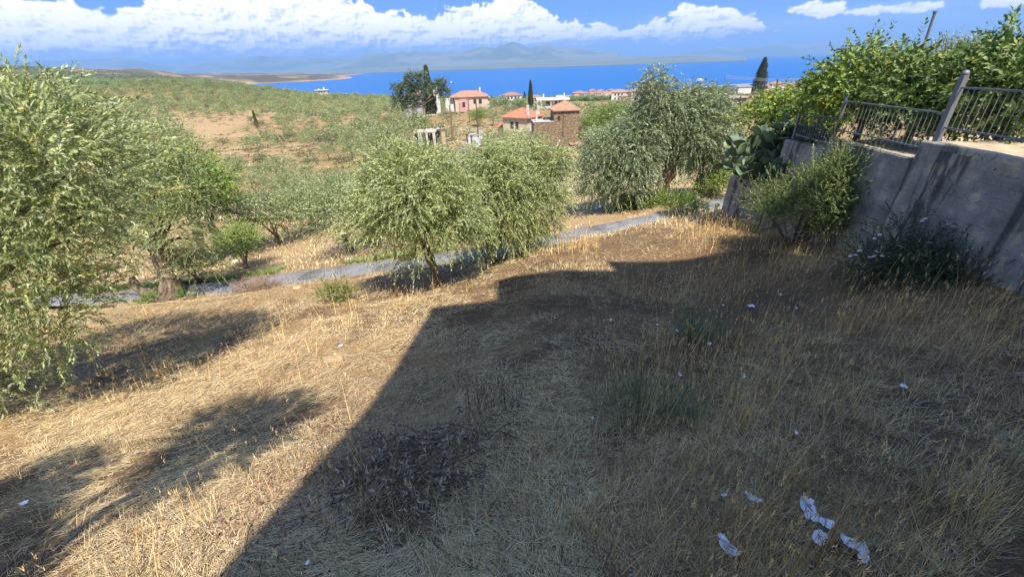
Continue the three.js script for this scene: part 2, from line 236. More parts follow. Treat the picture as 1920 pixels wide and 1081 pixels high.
range('coastal_plain', 'pale low shore plain at the foot of the mountains', [[430, 136], [500, 134], [560, 134], [620, 132], [700, 128], [760, 124], [850, 121], [960, 115], [1050, 111], [1180, 105.5], [1300, 101.5], [1450, 97]], 14500, 6200, 2, [0.10, 0.12, 0.09], 201, 0.2, 7200, 0.25);

scene.fog = new THREE.FogExp2(new THREE.Color().setRGB(0.31, 0.56, 0.95), 0.00006);

// ------------------------------------------------------------------ lane
{
  const asph = noiseTex(512, (u, v) => { const a = pfbm(u, v, 64, 3, 51), b = pfbm(u, v, 5, 4, 55); const ck = Math.abs(pfbm(u, v, 6, 4, 57) - 0.5), pt = pfbm(u, v, 3, 2, 58); const q = (0.58 + (a - 0.5) * 0.1 + (b - 0.5) * 0.22 - 0.10 * smooth(0.56, 0.6, pt)) * (1 - 0.5 * (1 - smooth(0.003, 0.01, ck))); return [q * 0.99, q * 0.98, q * 0.97]; }); asph.repeat.set(0.3, 0.3);
  const asphB = noiseTex(256, (u, v) => { const a = pfbm(u, v, 64, 2, 51); return [a, a, a]; }, false); asphB.repeat.set(1, 1);
  const n = 200, pos = [], uv = [], idx = []; const across = [-1, -0.97, -0.5, 0, 0.5, 0.97, 1];
  for (let i = 0; i <= n; i++) { const p = laneCurve.getPointAt(i / n), t = laneCurve.getTangentAt(i / n), s = V(-t.z, 0, t.x).normalize(); const w = LANE_W / 2;
    for (const a of across) { const e = Math.abs(a) > 0.9 ? (fbm(i * 0.45, a * 3, 3, 7) - 0.5) * 0.3 : 0; const q = p.clone().addScaledVector(s, a * w + e); pos.push(q.x, p.y + (Math.abs(a) === 1 ? -0.08 : 0.02 - a * a * 0.02), q.z); uv.push(q.x, q.z); } }
  const m = across.length; for (let i = 0; i < n; i++) for (let j = 0; j < m - 1; j++) { const a = i * m + j; idx.push(a, a + m, a + 1, a + 1, a + m, a + m + 1); }
  const g = new THREE.BufferGeometry(); g.setAttribute('position', new THREE.Float32BufferAttribute(pos, 3)); g.setAttribute('uv', new THREE.Float32BufferAttribute(uv, 2)); g.setIndex(idx); g.computeVertexNormals(); if (g.attributes.normal.getY(10) < 0) { g.setIndex(idx.map((_, k) => idx[k - k % 3 + 2 - k % 3])); g.computeVertexNormals(); }
  tag(mesh('lane', g, new THREE.MeshStandardMaterial({ map: asph, bumpMap: asphB, bumpScale: 0.006, roughness: 0.95, color: lin(0.58, 0.58, 0.59) }), scene, 'structure'), 'narrow grey lane of worn asphalt crossing below the slope');
}

// ------------------------------------------------------------------ the house the photograph is taken from (behind the camera; its shadow lies on the slope)
{
  const t = thing('house', 'pale plastered house behind the viewpoint whose stepped roof shades the slope', 'house', V(0, CY, 1));
  const pl = std(lin(0.42, 0.38, 0.33)), rf = std(lin(0.42, 0.16, 0.08));
  const bx = (n, x0, x1, y0, y1, z0, z1, m) => { const g = new THREE.BoxGeometry(x1 - x0, y1 - y0, z1 - z0); g.translate((x0 + x1) / 2, (y0 + y1) / 2, (z0 + z1) / 2); return mesh(n, g, m, t); };
  bx('wall', 0.57, 2.80, -5.5, 12.30, -0.6, 8.4, pl); bx('wall', 2.80, 6.8, -5.4, 15.43, -0.6, 8.4, pl); bx('wall', 6.8, 11.2, -5.2, 17.14, -0.6, 8.4, pl);
  bx('roof', 0.54, 2.79, 12.30, 12.70, -0.65, 8.5, rf); bx('roof', 2.77, 6.79, 15.43, 15.83, -0.65, 8.5, rf); bx('roof', 6.76, 11.25, 17.14, 17.54, -0.65, 8.5, rf);
  for (const m of t.children) { const p = m.geometry.attributes.position; for (let i = 0; i < p.count; i++) if (p.getX(i) < 0.67 && p.getZ(i) > 4) p.setX(i, p.getX(i) - 0.7); }
}

// ------------------------------------------------------------------ building blocks for plants
class Leaves {                                   // many small folded blades in one geometry
  constructor(n = 200000) { this.p = new Float32Array(n * 12); this.c = new Float32Array(n * 12); this.n = 0; this.max = n; }
  add(b, d, s, len, wid, r, g, bl, fold = 0.25) {   // base, direction, side (unit), length, width, colour
    if (this.n >= this.max) return; const o = this.n * 12, p = this.p; const ux = d.y * s.z - d.z * s.y, uy = d.z * s.x - d.x * s.z, uz = d.x * s.y - d.y * s.x, w = wid / 2, f = -w * fold, m = len * 0.45;
    p[o] = b.x; p[o + 1] = b.y; p[o + 2] = b.z;
    p[o + 3] = b.x + d.x * m + s.x * w + ux * f; p[o + 4] = b.y + d.y * m + s.y * w + uy * f; p[o + 5] = b.z + d.z * m + s.z * w + uz * f;
    p[o + 6] = b.x + d.x * len; p[o + 7] = b.y + d.y * len; p[o + 8] = b.z + d.z * len;
    p[o + 9] = b.x + d.x * m - s.x * w + ux * f; p[o + 10] = b.y + d.y * m - s.y * w + uy * f; p[o + 11] = b.z + d.z * m - s.z * w + uz * f;
    for (let i = 0; i < 4; i++) { this.c[o + i * 3] = r; this.c[o + i * 3 + 1] = g; this.c[o + i * 3 + 2] = bl; } this.n++;
  }
  build() { const g = new THREE.BufferGeometry(), n = this.n, idx = new Uint32Array(n * 6); for (let i = 0; i < n; i++) idx.set([i * 4, i * 4 + 1, i * 4 + 2, i * 4, i * 4 + 2, i * 4 + 3], i * 6);
    g.setAttribute('position', new THREE.BufferAttribute(this.p.slice(0, n * 12), 3)); g.setAttribute('color', new THREE.BufferAttribute(this.c.slice(0, n * 12), 3)); g.setIndex(new THREE.BufferAttribute(idx, 1)); return g; }
}
function tube(pts, radii, sides = 7, bump = 0.12, seed = 1) {      // tapered limb through points
  const R = rng(seed), c = new THREE.CatmullRomCurve3(pts), n = Math.max(3, pts.length * 4), pos = [], idx = [], uv = []; let ref = V(0.3, 0.1, 1).normalize(); const ph = R() * 9;
  for (let i = 0; i <= n; i++) { const t = i / n, p = c.getPoint(t), d = c.getTangent(t), a = ref.clone().addScaledVector(d, -ref.dot(d)).normalize(), b = d.clone().cross(a); ref = a; const k = t * (radii.length - 1), k0 = Math.min(Math.floor(k), radii.length - 2), r = lerp(radii[k0], radii[k0 + 1], k - k0);
    for (let j = 0; j < sides; j++) { const an = j / sides * Math.PI * 2, rr = r * (1 + bump * (2 * vnoise(Math.cos(an) * 1.6 + ph + t * 1.5, Math.sin(an) * 1.6 + t * 7, seed) - 1) * 2); pos.push(p.x + (a.x * Math.cos(an) + b.x * Math.sin(an)) * rr, p.y + (a.y * Math.cos(an) + b.y * Math.sin(an)) * rr, p.z + (a.z * Math.cos(an) + b.z * Math.sin(an)) * rr); uv.push(j / sides * 2, t * n * 0.12); } }
  for (let i = 0; i < n; i++) for (let j = 0; j < sides; j++) { const a = i * sides + j, b = i * sides + (j + 1) % sides; idx.push(a, b, a + sides, b, b + sides, a + sides); }
  const g = new THREE.BufferGeometry(); g.setAttribute('position', new THREE.Float32BufferAttribute(pos, 3)); g.setAttribute('uv', new THREE.Float32BufferAttribute(uv, 2)); g.setIndex(idx); g.computeVertexNormals(); return g;
}
const rv = (R) => { const a = R() * 6.283, u = R() * 2 - 1, s = Math.sqrt(1 - u * u); return V(Math.cos(a) * s, u, Math.sin(a) * s); };

const barkTex = noiseTex(256, (u, v) => { const a = pfbm(u * 1, v * 0.35, 16, 4, 71), b = pfbm(u, v, 6, 3, 73); const q = 0.30 + 0.35 * a + 0.2 * (b - 0.5); return [q * 1.05, q * 0.93, q * 0.78]; });
const barkBump = noiseTex(256, (u, v) => { const a = pfbm(u, v * 0.35, 16, 4, 71); return [a, a, a]; }, false);
const matBark = new THREE.MeshStandardMaterial({ map: barkTex, bumpMap: barkBump, bumpScale: 0.05, roughness: 1 });
const leafMat = (o = {}) => new THREE.MeshPhysicalMaterial({ vertexColors: true, side: THREE.DoubleSide, roughness: 0.55, transmission: 0.3, thickness: 0, specularIntensity: 0.8, ...o });
const matOlive = leafMat(), matFar = std(lin(1, 1, 1), { vertexColors: true, side: THREE.DoubleSide, roughness: 0.9 }), matGreen = leafMat({ transmission: 0.35, roughness: 0.55 });

// palettes: [share, r, g, b]
const OLIVE = [[0.33, 0.25, 0.30, 0.105], [0.32, 0.39, 0.445, 0.185], [0.24, 0.54, 0.58, 0.31], [0.10, 0.42, 0.43, 0.10], [0.04, 0.52, 0.43, 0.12]];
const OLIVE_COOL = [[0.42, 0.195, 0.245, 0.11], [0.36, 0.30, 0.35, 0.18], [0.22, 0.44, 0.48, 0.30]];
const pick = (pal, R) => { let t = R(), i = 0; while (i < pal.length - 1 && t > pal[i][0]) t -= pal[i++][0]; const v = 0.8 + R() * 0.4; return [pal[i][1] * v, pal[i][2] * v, pal[i][3] * v]; };

// a crown of drooping twigs: clumps are [centre, radius, height factor] in the tree's own axes
function crownOf(B, R, clumps, o) {
  const { twigs, len = 0.6, leaf = 0.07, wid = 0.02, step = 0.035, droop = 1.2, lift = 0.5, pal = OLIVE, shell = 0.45, pairs = 2, spread = 0.75, stems } = o;
  const tot = clumps.reduce((s, c) => s + c[1] * c[1], 0), d = V(), s = V(), up = V(0, 1, 0), p = V(), ld = V(), ls = V();
  for (const c of clumps) {
    const n = Math.round(twigs * c[1] * c[1] / tot);
    for (let i = 0; i < n; i++) {
      const u = rv(R); if (u.y < -0.3 && R() < 0.5) u.y *= -1; const rr = c[1] * (shell + (1 - shell) * Math.pow(R(), 0.7));
      p.set(c[0].x + u.x * rr, c[0].y + u.y * rr * (c[2] || 1), c[0].z + u.z * rr);
      d.copy(u); d.y = d.y * 0.6 + lift * (R() * 0.9); d.addScaledVector(rv(R), 0.55).normalize();
      const L = len * (0.5 + R()), ns = Math.max(2, Math.round(L / step)), tone = 0.82 + R() * 0.36, col0 = pick(pal, R), start = p.clone();
      const dr = droop * (0.5 + R());
      for (let k = 0; k < ns; k++) {
        p.addScaledVector(d, step); d.y -= dr * step; d.normalize(); s.crossVectors(d, up); if (s.lengthSq() < 0.01) s.set(1, 0, 0); s.normalize();
        const roll = R() * 6.28;
        for (let q = 0; q < pairs; q++) {
          ls.copy(s).applyAxisAngle(d, roll + q * Math.PI + (R() - 0.5)); ld.copy(d).multiplyScalar(1).addScaledVector(ls, spread * (0.6 + R() * 0.8)).normalize(); ls.crossVectors(ld, d).normalize(); if (!(ls.lengthSq() > 0.5)) continue;
          const c2 = R() < 0.6 ? col0 : pick(pal, R), l2 = leaf * (0.65 + R() * 0.6);
          B.add(p, ld, ls, l2, wid * (0.75 + R() * 0.5), c2[0] * tone, c2[1] * tone, c2[2] * tone);
        }
      }
      if (stems && R() < stems) { ld.copy(p).sub(start); const l = ld.length(); ld.divideScalar(l); s.crossVectors(ld, rv(R)).normalize(); B.add(start, ld, s, l, 0.008, 0.16, 0.13, 0.09, 0); }
    }
  }
}
// limbs from the fork to each clump
function limbsTo(parts, fork, clumps, r0, seed) { const R = rng(seed); clumps.forEach((c, i) => { const e = c[0], m = fork.clone().lerp(e, 0.5).add(V((R() - 0.5) * 0.4, 0.15 + R() * 0.3, (R() - 0.5) * 0.4)); parts.push(tube([fork.clone(), m, e.clone()], [r0 * (0.55 + R() * 0.25), r0 * 0.3, 0.018], 6, 0.1, seed + i)); }); }

function makeTree(name, label, category, basePt, clumps, trunkPts, trunkR, o, mat = matOlive, group) {
  // basePt: where the trunk stands; clumps and trunk points in world metres
  const t = thing(name, label, category, basePt, group), R = rng(o.seed || 1), loc = clumps.map((c) => [c[0].clone().sub(basePt), c[1], c[2]]);
  const parts = []; const tp = trunkPts.map((p) => p.clone().sub(basePt)); parts.push(tube(tp, trunkR, 11, 0.2, o.seed || 1));
  for (const e of o.stems2 || []) parts.push(tube(e[0].map((p) => p.clone().sub(basePt)), e[1], 9, 0.2, (o.seed || 1) + 5));
  limbsTo(parts, tp[tp.length - 1], loc, trunkR[trunkR.length - 1], (o.seed || 1) * 31);
  mesh('trunk', mergeGeometries(parts), matBark, t);
  const B = new Leaves(o.max || 120000); crownOf(B, R, loc, o); const cr = mesh('crown', B.build(), mat, t, 'stuff'); t.userData.leafCount = B.n; return t;
}
const cl = (px, py, D, r, h) => [at(px, py, D), r, h];

// ------------------------------------------------------------------ the near olive trees
const OG = 'olive trees beside the lane';
{
  // big olive on the left, close to the house
  const b = V(-12.6, H(-12.6, -8.0) - 0.1, -8.0);
  const cls = [cl(-260, 350, 7.24, 1.93), cl(30, 300, 7.37, 1.09), cl(95, 255, 7.37, 0.64), cl(40, 222, 7.37, 0.53), cl(120, 330, 6.97, 0.97), cl(40, 430, 6.70, 1.14), cl(150, 440, 7.12, 0.64), cl(60, 560, 6.56, 0.90), cl(130, 575, 6.97, 0.46), cl(100, 655, 6.84, 0.46), cl(-80, 560, 6.70, 1.27), cl(10, 690, 6.70, 0.64), cl(-150, 750, 6.17, 0.90), cl(175, 390, 7.51, 0.46), cl(-330, 600, 6.70, 1.66)];
  makeTree('olive_tree', 'largest olive tree, filling the left edge with silvery drooping branches', 'olive tree', b, cls, [b, b.clone().add(V(-0.1, 0.9, 0.1)), b.clone().add(V(0.3, 1.8, 0.3))], [0.42, 0.3, 0.2], { seed: 3, twigs: 4700, len: 0.62, leaf: 0.095, wid: 0.027, step: 0.05, droop: 0.9, lift: 0.7, stems: 0.35, max: 130000 }, matOlive, OG);
}
{
  const b = ground(318, 556).add(V(0, -0.1, 0)), D = -b.z;
  const cls = [cl(290, 262, D, 0.75), cl(345, 300, D, 0.75), cl(235, 300, D, 0.8), cl(295, 345, D - 0.3, 1.0), cl(365, 370, D, 0.55), cl(225, 390, D, 1.0), cl(325, 430, D - 0.3, 0.95), cl(250, 470, D, 0.8), cl(375, 455, D, 0.45), cl(395, 500, D + 0.2, 0.38, 0.8), cl(180, 430, D + 0.4, 0.9), cl(345, 500, D, 0.35, 0.6)];
  makeTree('olive_tree', 'olive tree on a gnarled twisted twin trunk at the left lane edge', 'olive tree', b, cls, [b, at(322, 530, D), at(312, 512, D), at(290, 470, D)], [0.46, 0.36, 0.30, 0.16], { seed: 5, twigs: 2600, len: 0.6, leaf: 0.09, wid: 0.03, step: 0.055, droop: 1.3, lift: 0.6, stems: 0.2, max: 120000,
    stems2: [[[at(312, 556, D), at(280, 552, D), at(256, 538, D), at(246, 520, D)], [0.3, 0.22, 0.2, 0.1]]] }, matOlive, OG);
}
{
  const b = ground(824, 534).add(V(0, -0.06, 0)), D = -b.z;
  const cls = [cl(740, 335, D + 0.2, 0.75), cl(800, 322, D + 0.3, 0.7), cl(838, 355, D, 0.62), cl(705, 385, D, 0.62), cl(770, 385, D - 0.5, 1.0), cl(845, 420, D - 0.2, 0.75), cl(680, 430, D, 0.45), cl(730, 440, D - 0.4, 0.65), cl(800, 455, D - 0.6, 0.5), cl(865, 400, D + 0.2, 0.42), cl(885, 440, D, 0.4), cl(755, 315, D + 0.6, 0.5), cl(780, 490, D - 0.4, 0.22), cl(712, 312, D + 0.5, 0.3, 1.4)];
  makeTree('olive_tree', 'pale weeping olive tree with a leaning trunk in the middle of the slope', 'olive tree', b, cls, [b, at(817, 515, D), at(806, 485, D), at(790, 440, D)], [0.19, 0.13, 0.12, 0.10], { seed: 7, twigs: 3500, len: 0.62, leaf: 0.088, wid: 0.032, step: 0.055, droop: 1.5, lift: 0.6, max: 150000 }, matOlive, OG);
}
{
  const b = ground(922, 493).add(V(0, -0.06, 0)), D = -b.z;
  const cls = [cl(915, 312, D, 0.55), cl(950, 338, D, 0.62), cl(905, 370, D - 0.3, 0.8), cl(965, 390, D, 0.6), cl(940, 425, D - 0.3, 0.65), cl(985, 440, D, 0.35), cl(895, 440, D, 0.45), cl(960, 455, D - 0.2, 0.35), cl(900, 318, D + 0.3, 0.4), cl(932, 303, D + .4, 0.32)];
  makeTree('olive_tree', 'weeping olive tree hanging over the lane, second of the middle three', 'olive tree', b, cls, [b, at(918, 470, D), at(922, 440, D)], [0.2, 0.14, 0.1], { seed: 9, twigs: 2500, len: 0.66, leaf: 0.09, wid: 0.032, step: 0.056, droop: 1.8, lift: 0.5, max: 110000 }, matOlive, OG);
}
{
  const b = ground(992, 476).add(V(0, -0.06, 0)), D = Math.max(-b.z, 15.6); b.z = -D; b.x = at(992, 476, D).x; b.y = H(b.x, b.z) - 0.05;
  const cls = [cl(1020, 330, D, 0.5), cl(985, 320, D, 0.55), cl(1035, 380, D, 0.42), cl(1000, 390, D - 0.2, 0.6), cl(1030, 430, D, 0.32), cl(1000, 440, D, 0.3), cl(1045, 295, D, 0.3), cl(980, 290, D + 0.4, 0.45), cl(1015, 290, D + .3, .3)];
  makeTree('olive_tree', 'weeping olive tree with a narrow crown, last of the middle three', 'olive tree', b, cls, [b, b.clone().add(V(0, 0.7, 0.1)), b.clone().add(V(0.1, 1.2, 0))], [0.16, 0.12, 0.09], { seed: 11, twigs: 1500, len: 0.66, leaf: 0.09, wid: 0.032, step: 0.056, droop: 1.7, lift: 0.5, max: 70000 }, matOlive, OG);
}
{
  // broad olive beyond the lane, right of the middle
  const b = ground(1252, 371).add(V(0, -0.1, 0)), D = -b.z;
  const cls = [cl(1140, 290, D, 1.3), cl(1120, 340, D - 0.5, 1.0), cl(1175, 345, D - 1, 1.2), cl(1200, 260, D, 1.4), cl(1230, 200, D, 0.9), cl(1232, 160, D, 0.55, 1.3), cl(1215, 170, D, 0.4), cl(1250, 245, D + 0.5, 1.1), cl(1195, 300, D - 1, 1.0), cl(1150, 375, D - 0.8, 0.5), cl(1270, 225, D, 0.9)];
  makeTree('olive_tree', 'broad dark olive tree with a tall top spire beyond the lane', 'olive tree', b, cls, [b, at(1243, 345, D), at(1258, 318, D), at(1240, 285, D)], [0.5, 0.36, 0.34, 0.2], { seed: 13, twigs: 3300, len: 0.85, leaf: 0.15, wid: 0.056, step: 0.09, droop: 1.5, lift: 0.5, pal: OLIVE_COOL, max: 110000 }, matOlive, OG);
  const b2 = ground(1306, 366).add(V(0, -0.1, 0)), D2 = -b2.z;
  const cl2 = [cl(1310, 220, D2, 1.0), cl(1350, 245, D2, 0.9), cl(1300, 270, D2 - 0.4, 1.1), cl(1345, 290, D2, 0.8), cl(1270, 290, D2 + 0.3, 0.8), cl(1320, 315, D2, 0.6), cl(1290, 195, D2 + 0.5, 0.8), cl(1340, 200, D2 + 0.5, 0.7), cl(1370, 270, D2, 0.5)];
  makeTree('olive_tree', 'dark round olive tree between the spired olive and the prickly pear', 'olive tree', b2, cl2, [b2, at(1312, 335, D2), at(1318, 305, D2)], [0.24, 0.17, 0.14], { seed: 15, twigs: 2500, len: 0.75, leaf: 0.15, wid: 0.056, step: 0.09, droop: 1.2, lift: 0.5, pal: OLIVE_COOL, max: 90000 }, matOlive, OG);
}
// tree beside the house, out of the picture: its shade dapples the lower left of the slope
{
  const b = V(-5.2, H(-5.2, 1.8) - 0.1, 1.8), w = (x, y, z, r) => [V(x, CY + y, z), r];
  makeTree('olive_tree', 'tall olive tree beside the house, standing behind the viewpoint', 'olive tree', b, [w(-2.9, 5.0, 1.0, 0.69), w(-3.3, 5.8, 1.0, 0.56), w(-2.4, 5.9, 1.1, 0.50), w(-2.9, 4.3, 1.0, 0.50), w(-5.3, 3.7, 1.2, 0.69), w(-5.1, 2.7, 1.2, 0.62), w(-4.7, 2.1, 1.3, 0.50), w(-5.8, 2.9, 1.4, 0.75), w(-4.3, 1.8, 1.5, 0.44)], [b, b.clone().add(V(0.1, 1.6, 0.1)), V(-4.7, CY - 0.2, 1.8)], [0.32, 0.24, 0.16], { seed: 17, twigs: 2300, len: 0.4, leaf: 0.10, wid: 0.040, step: 0.06, droop: 1.2, lift: 0.6, max: 36000 }, matOlive, OG);
}

// ------------------------------------------------------------------ retaining wall, terrace and railing on the right
const wallX = (z) => lerp(8.86, 9.32, clamp((-z - 8.4) / 8.4, -1, 1.3));     // face of the wall, running away from the house
{
  const conc = noiseTex(1024, (u, v) => { const a = pfbm(u, v, 8, 6, 91), b = pfbm(u, v, 96, 2, 93), st = pfbm(u * 1, v * 0.12, 24, 4, 97), s2 = pfbm(u, v * 0.1, 7, 3, 98); const board = 0.05 * (hash2(Math.floor(v * 14), Math.floor(u * 2 + hash2(Math.floor(v * 14), 1, 3)), 5) - 0.5);
    let q = 0.60 + (a - 0.5) * 0.30 + (b - 0.5) * 0.12 + board; const stain = smooth(0.45, 0.60, st) * smooth(0.36, 0.56, s2); q *= 1 - 0.42 * stain; const li = smooth(0.62, 0.75, a) * 0.10; const cr = Math.abs(pfbm(u + 0.03 * (b - 0.5), v, 5, 4, 205) - 0.5); q *= 1 - 0.35 * (1 - smooth(0.002, 0.008, cr)) * smooth(0.5, 0.6, pfbm(u, v, 4, 2, 207)); return [q + li * 0.6, q * 0.985 + li * 0.5, q * 0.95 - li * 0.2]; });
  const concB = noiseTex(1024, (u, v) => { const a = pfbm(u, v, 12, 6, 91); const f = (v * 14) % 1; const q = a * 0.5 + 0.35 + 0.05 * hash2(Math.floor(v * 14), 3, 8) - 0.16 * (1 - smooth(0, 0.05, Math.min(f, 1 - f))); return [q, q, q]; }, false);
  conc.repeat.set(1 / 2.6, 1 / 2.6); concB.repeat.set(1 / 2.6, 1 / 2.6);
  const mW = new THREE.MeshStandardMaterial({ map: conc, bumpMap: concB, bumpScale: 0.035, roughness: 0.95, color: lin(0.96, 0.86, 0.75) });
  const t = thing('retaining_wall', 'stained grey concrete retaining wall in steps along the right of the slope', 'wall', V(0, 0, 0));
  // near and far ends (metres ahead), level of the top at both ends, set-back of the face
  const secs = [[2.0, 9.13, -1.69, -1.69, -0.10], [9.13, 12.25, -2.10, -2.12, 0.06], [12.25, 14.3, -2.47, -2.47, 0.0], [14.3, 17.7, -3.95, -4.45, 0.07]];
  secs.forEach(([d0, d1, t0, t1, off], k) => {
    const nz = Math.ceil((d1 - d0) / 0.18), ny = 18, th = 0.28, pos = [], uv = [], idx = []; const R = rng(40 + k);
    // outline of a cross-section: face from the foot up, rounded edge, top, back
    for (let i = 0; i <= nz; i++) { const d = lerp(d0, d1, i / nz), z = -d, fx = wallX(z) + off, top = CY + lerp(t0, t1, i / nz) + (fbm(d * 2.2, k * 3, 3, 61) - 0.5) * 0.05, foot = Math.min(H(fx, z), H(fx + .3, z)) - 0.5;
      for (let j = 0; j <= ny + 5; j++) { let x, y; if (j <= ny) { const f = j / ny; y = lerp(foot, top - 0.03, f); x = fx - (1 - f) * 0.10 + (fbm(d * 1.5, y * 1.5, 3, 66) - 0.5) * 0.035; } else if (j === ny + 1) { x = fx + 0.012; y = top - 0.008; } else if (j === ny + 2) { x = fx + 0.04; y = top; } else if (j === ny + 3) { x = fx + th - 0.03; y = top - 0.01; } else if (j === ny + 4) { x = fx + th; y = top - 0.04; } else { x = fx + th; y = foot; }
        pos.push(x, y, z); uv.push(j <= ny ? z : z + (x - fx), j <= ny ? y : top + (x - fx)); } }
    const m = ny + 6; for (let i = 0; i < nz; i++) for (let j = 0; j < m - 1; j++) { const a = i * m + j; idx.push(a, a + 1, a + m, a + 1, a + m + 1, a + m); }
    for (const e of [0, nz]) { const o = e * m; for (let j = 1; j < m - 2; j++) e ? idx.push(o, o + j, o + j + 1) : idx.push(o, o + j + 1, o + j); }
    const g = new THREE.BufferGeometry(); g.setAttribute('position', new THREE.Float32BufferAttribute(pos, 3)); g.setAttribute('uv', new THREE.Float32BufferAttribute(uv, 2)); g.setIndex(idx); const g2 = g.toNonIndexed(); g2.computeVertexNormals(); mesh('wall_section', g2, mW, t);
  });
  // ground held up behind the wall
  const soil = noiseTex(512, (u, v) => { const a = pfbm(u, v, 10, 6, 111), b = pfbm(u, v, 90, 2, 113); const q = 0.62 + (a - 0.5) * 0.3 + (b - 0.5) * 0.2; return [q * 1.05, q * 0.93, q * 0.76]; }); soil.repeat.set(0.4, 0.4);
  const parts = []; for (const [d0, d1, y] of [[2.0, 9.11, -1.73], [9.11, 12.2, -2.17], [12.2, 14.25, -2.54], [14.25, 17.6, -4.6]]) { const g = new THREE.BoxGeometry(16, 1.5, d1 - d0, 40, 1, 12); const p = g.attributes.position, u = g.attributes.uv; for (let i = 0; i < p.count; i++) { const x = p.getX(i) + 8 + wallX(-(d0 + d1) / 2) + 0.34, z = p.getZ(i) - (d0 + d1) / 2; const top = p.getY(i) > 0; p.setXYZ(i, x, CY + y + (top ? (fbm(x * 0.8, z * 0.8, 3, 9) - 0.6) * 0.10 : -1.5), z); u.setXY(i, x, z); } g.computeVertexNormals(); parts.push(g); }
  tag(mesh('terrace', mergeGeometries(parts), new THREE.MeshStandardMaterial({ map: soil, roughness: 1 }), scene, 'structure'), 'sunlit pale terrace ground behind the retaining wall');

  // railing
  const steel = std(lin(0.19, 0.195, 0.205), { metalness: 0.35, roughness: 0.55, bumpMap: concB, bumpScale: 0.004 });
  const f = thing('iron_railing', 'dark grey iron railing with upright bars standing on the stepped wall', 'railing', V(0, 0, 0));
  const bar = (n, a, b, w, w2 = w) => { const L = a.distanceTo(b); const g = w > 0.03 ? new RoundedBoxGeometry(w, L, w2, 2, 0.006) : new THREE.CylinderGeometry(w / 2, w / 2, L, 8); const m = mesh(n, g, steel, f); m.position.copy(a).lerp(b, 0.5); m.quaternion.setFromUnitVectors(V(0, 1, 0), b.clone().sub(a).normalize()); return m; };
  const X = (d) => wallX(-d) + 0.14, P = (d, y) => V(X(d), CY + y, -d);
  const cap = (d, y, w) => { const m = mesh('post_cap', new THREE.SphereGeometry(w * 0.62, 12, 8), steel, f); m.position.copy(P(d, y)); };
  bar('post', P(9.05, -1.75), P(9.05, -0.46), 0.105, 0.105); cap(9.05, -0.43, 0.105);
  bar('post', P(12.2, -2.2), P(12.2, -1.03), 0.07, 0.07); cap(12.2, -1.01, 0.07);
  bar('post', P(14.1, -2.5), P(14.1, -1.52), 0.07, 0.07);
  bar('post', P(5.0, -1.75), P(5.0, -0.46), 0.105, 0.105);
  const panel = (d0, d1, yb, yt, step) => { bar('rail', P(d0, yb), P(d1, yb), 0.034, 0.034); bar('rail', P(d0, yt), P(d1, yt), 0.034, 0.034); for (let d = d0 + step; d < d1 - step * 0.4; d += step) bar('bar', P(d, yb - 0.06), P(d, yt + 0.015), 0.017); };
  panel(5.0, 8.99, -1.42, -0.68, 0.128); panel(9.12, 12.15, -1.88, -1.16, 0.13); panel(12.25, 14.05, -2.28, -1.62, 0.12);
  // dark metal pole among the fruit trees
  const pl = thing('metal_pole', 'dark slanting metal pole sticking out above the fruit trees', 'pole', at(1712, 150, 13)); const pg = new THREE.CylinderGeometry(0.035, 0.04, 3.4, 10); pg.translate(0, -0.1, 0); const pm = mesh('shaft', pg, steel, pl); pm.rotation.z = 0.06; const cpg = new THREE.CylinderGeometry(0.05, 0.05, 0.05, 10); cpg.translate(0, 1.62, 0); mesh('cap', cpg, steel, pl).rotation.z = 0.06;
}

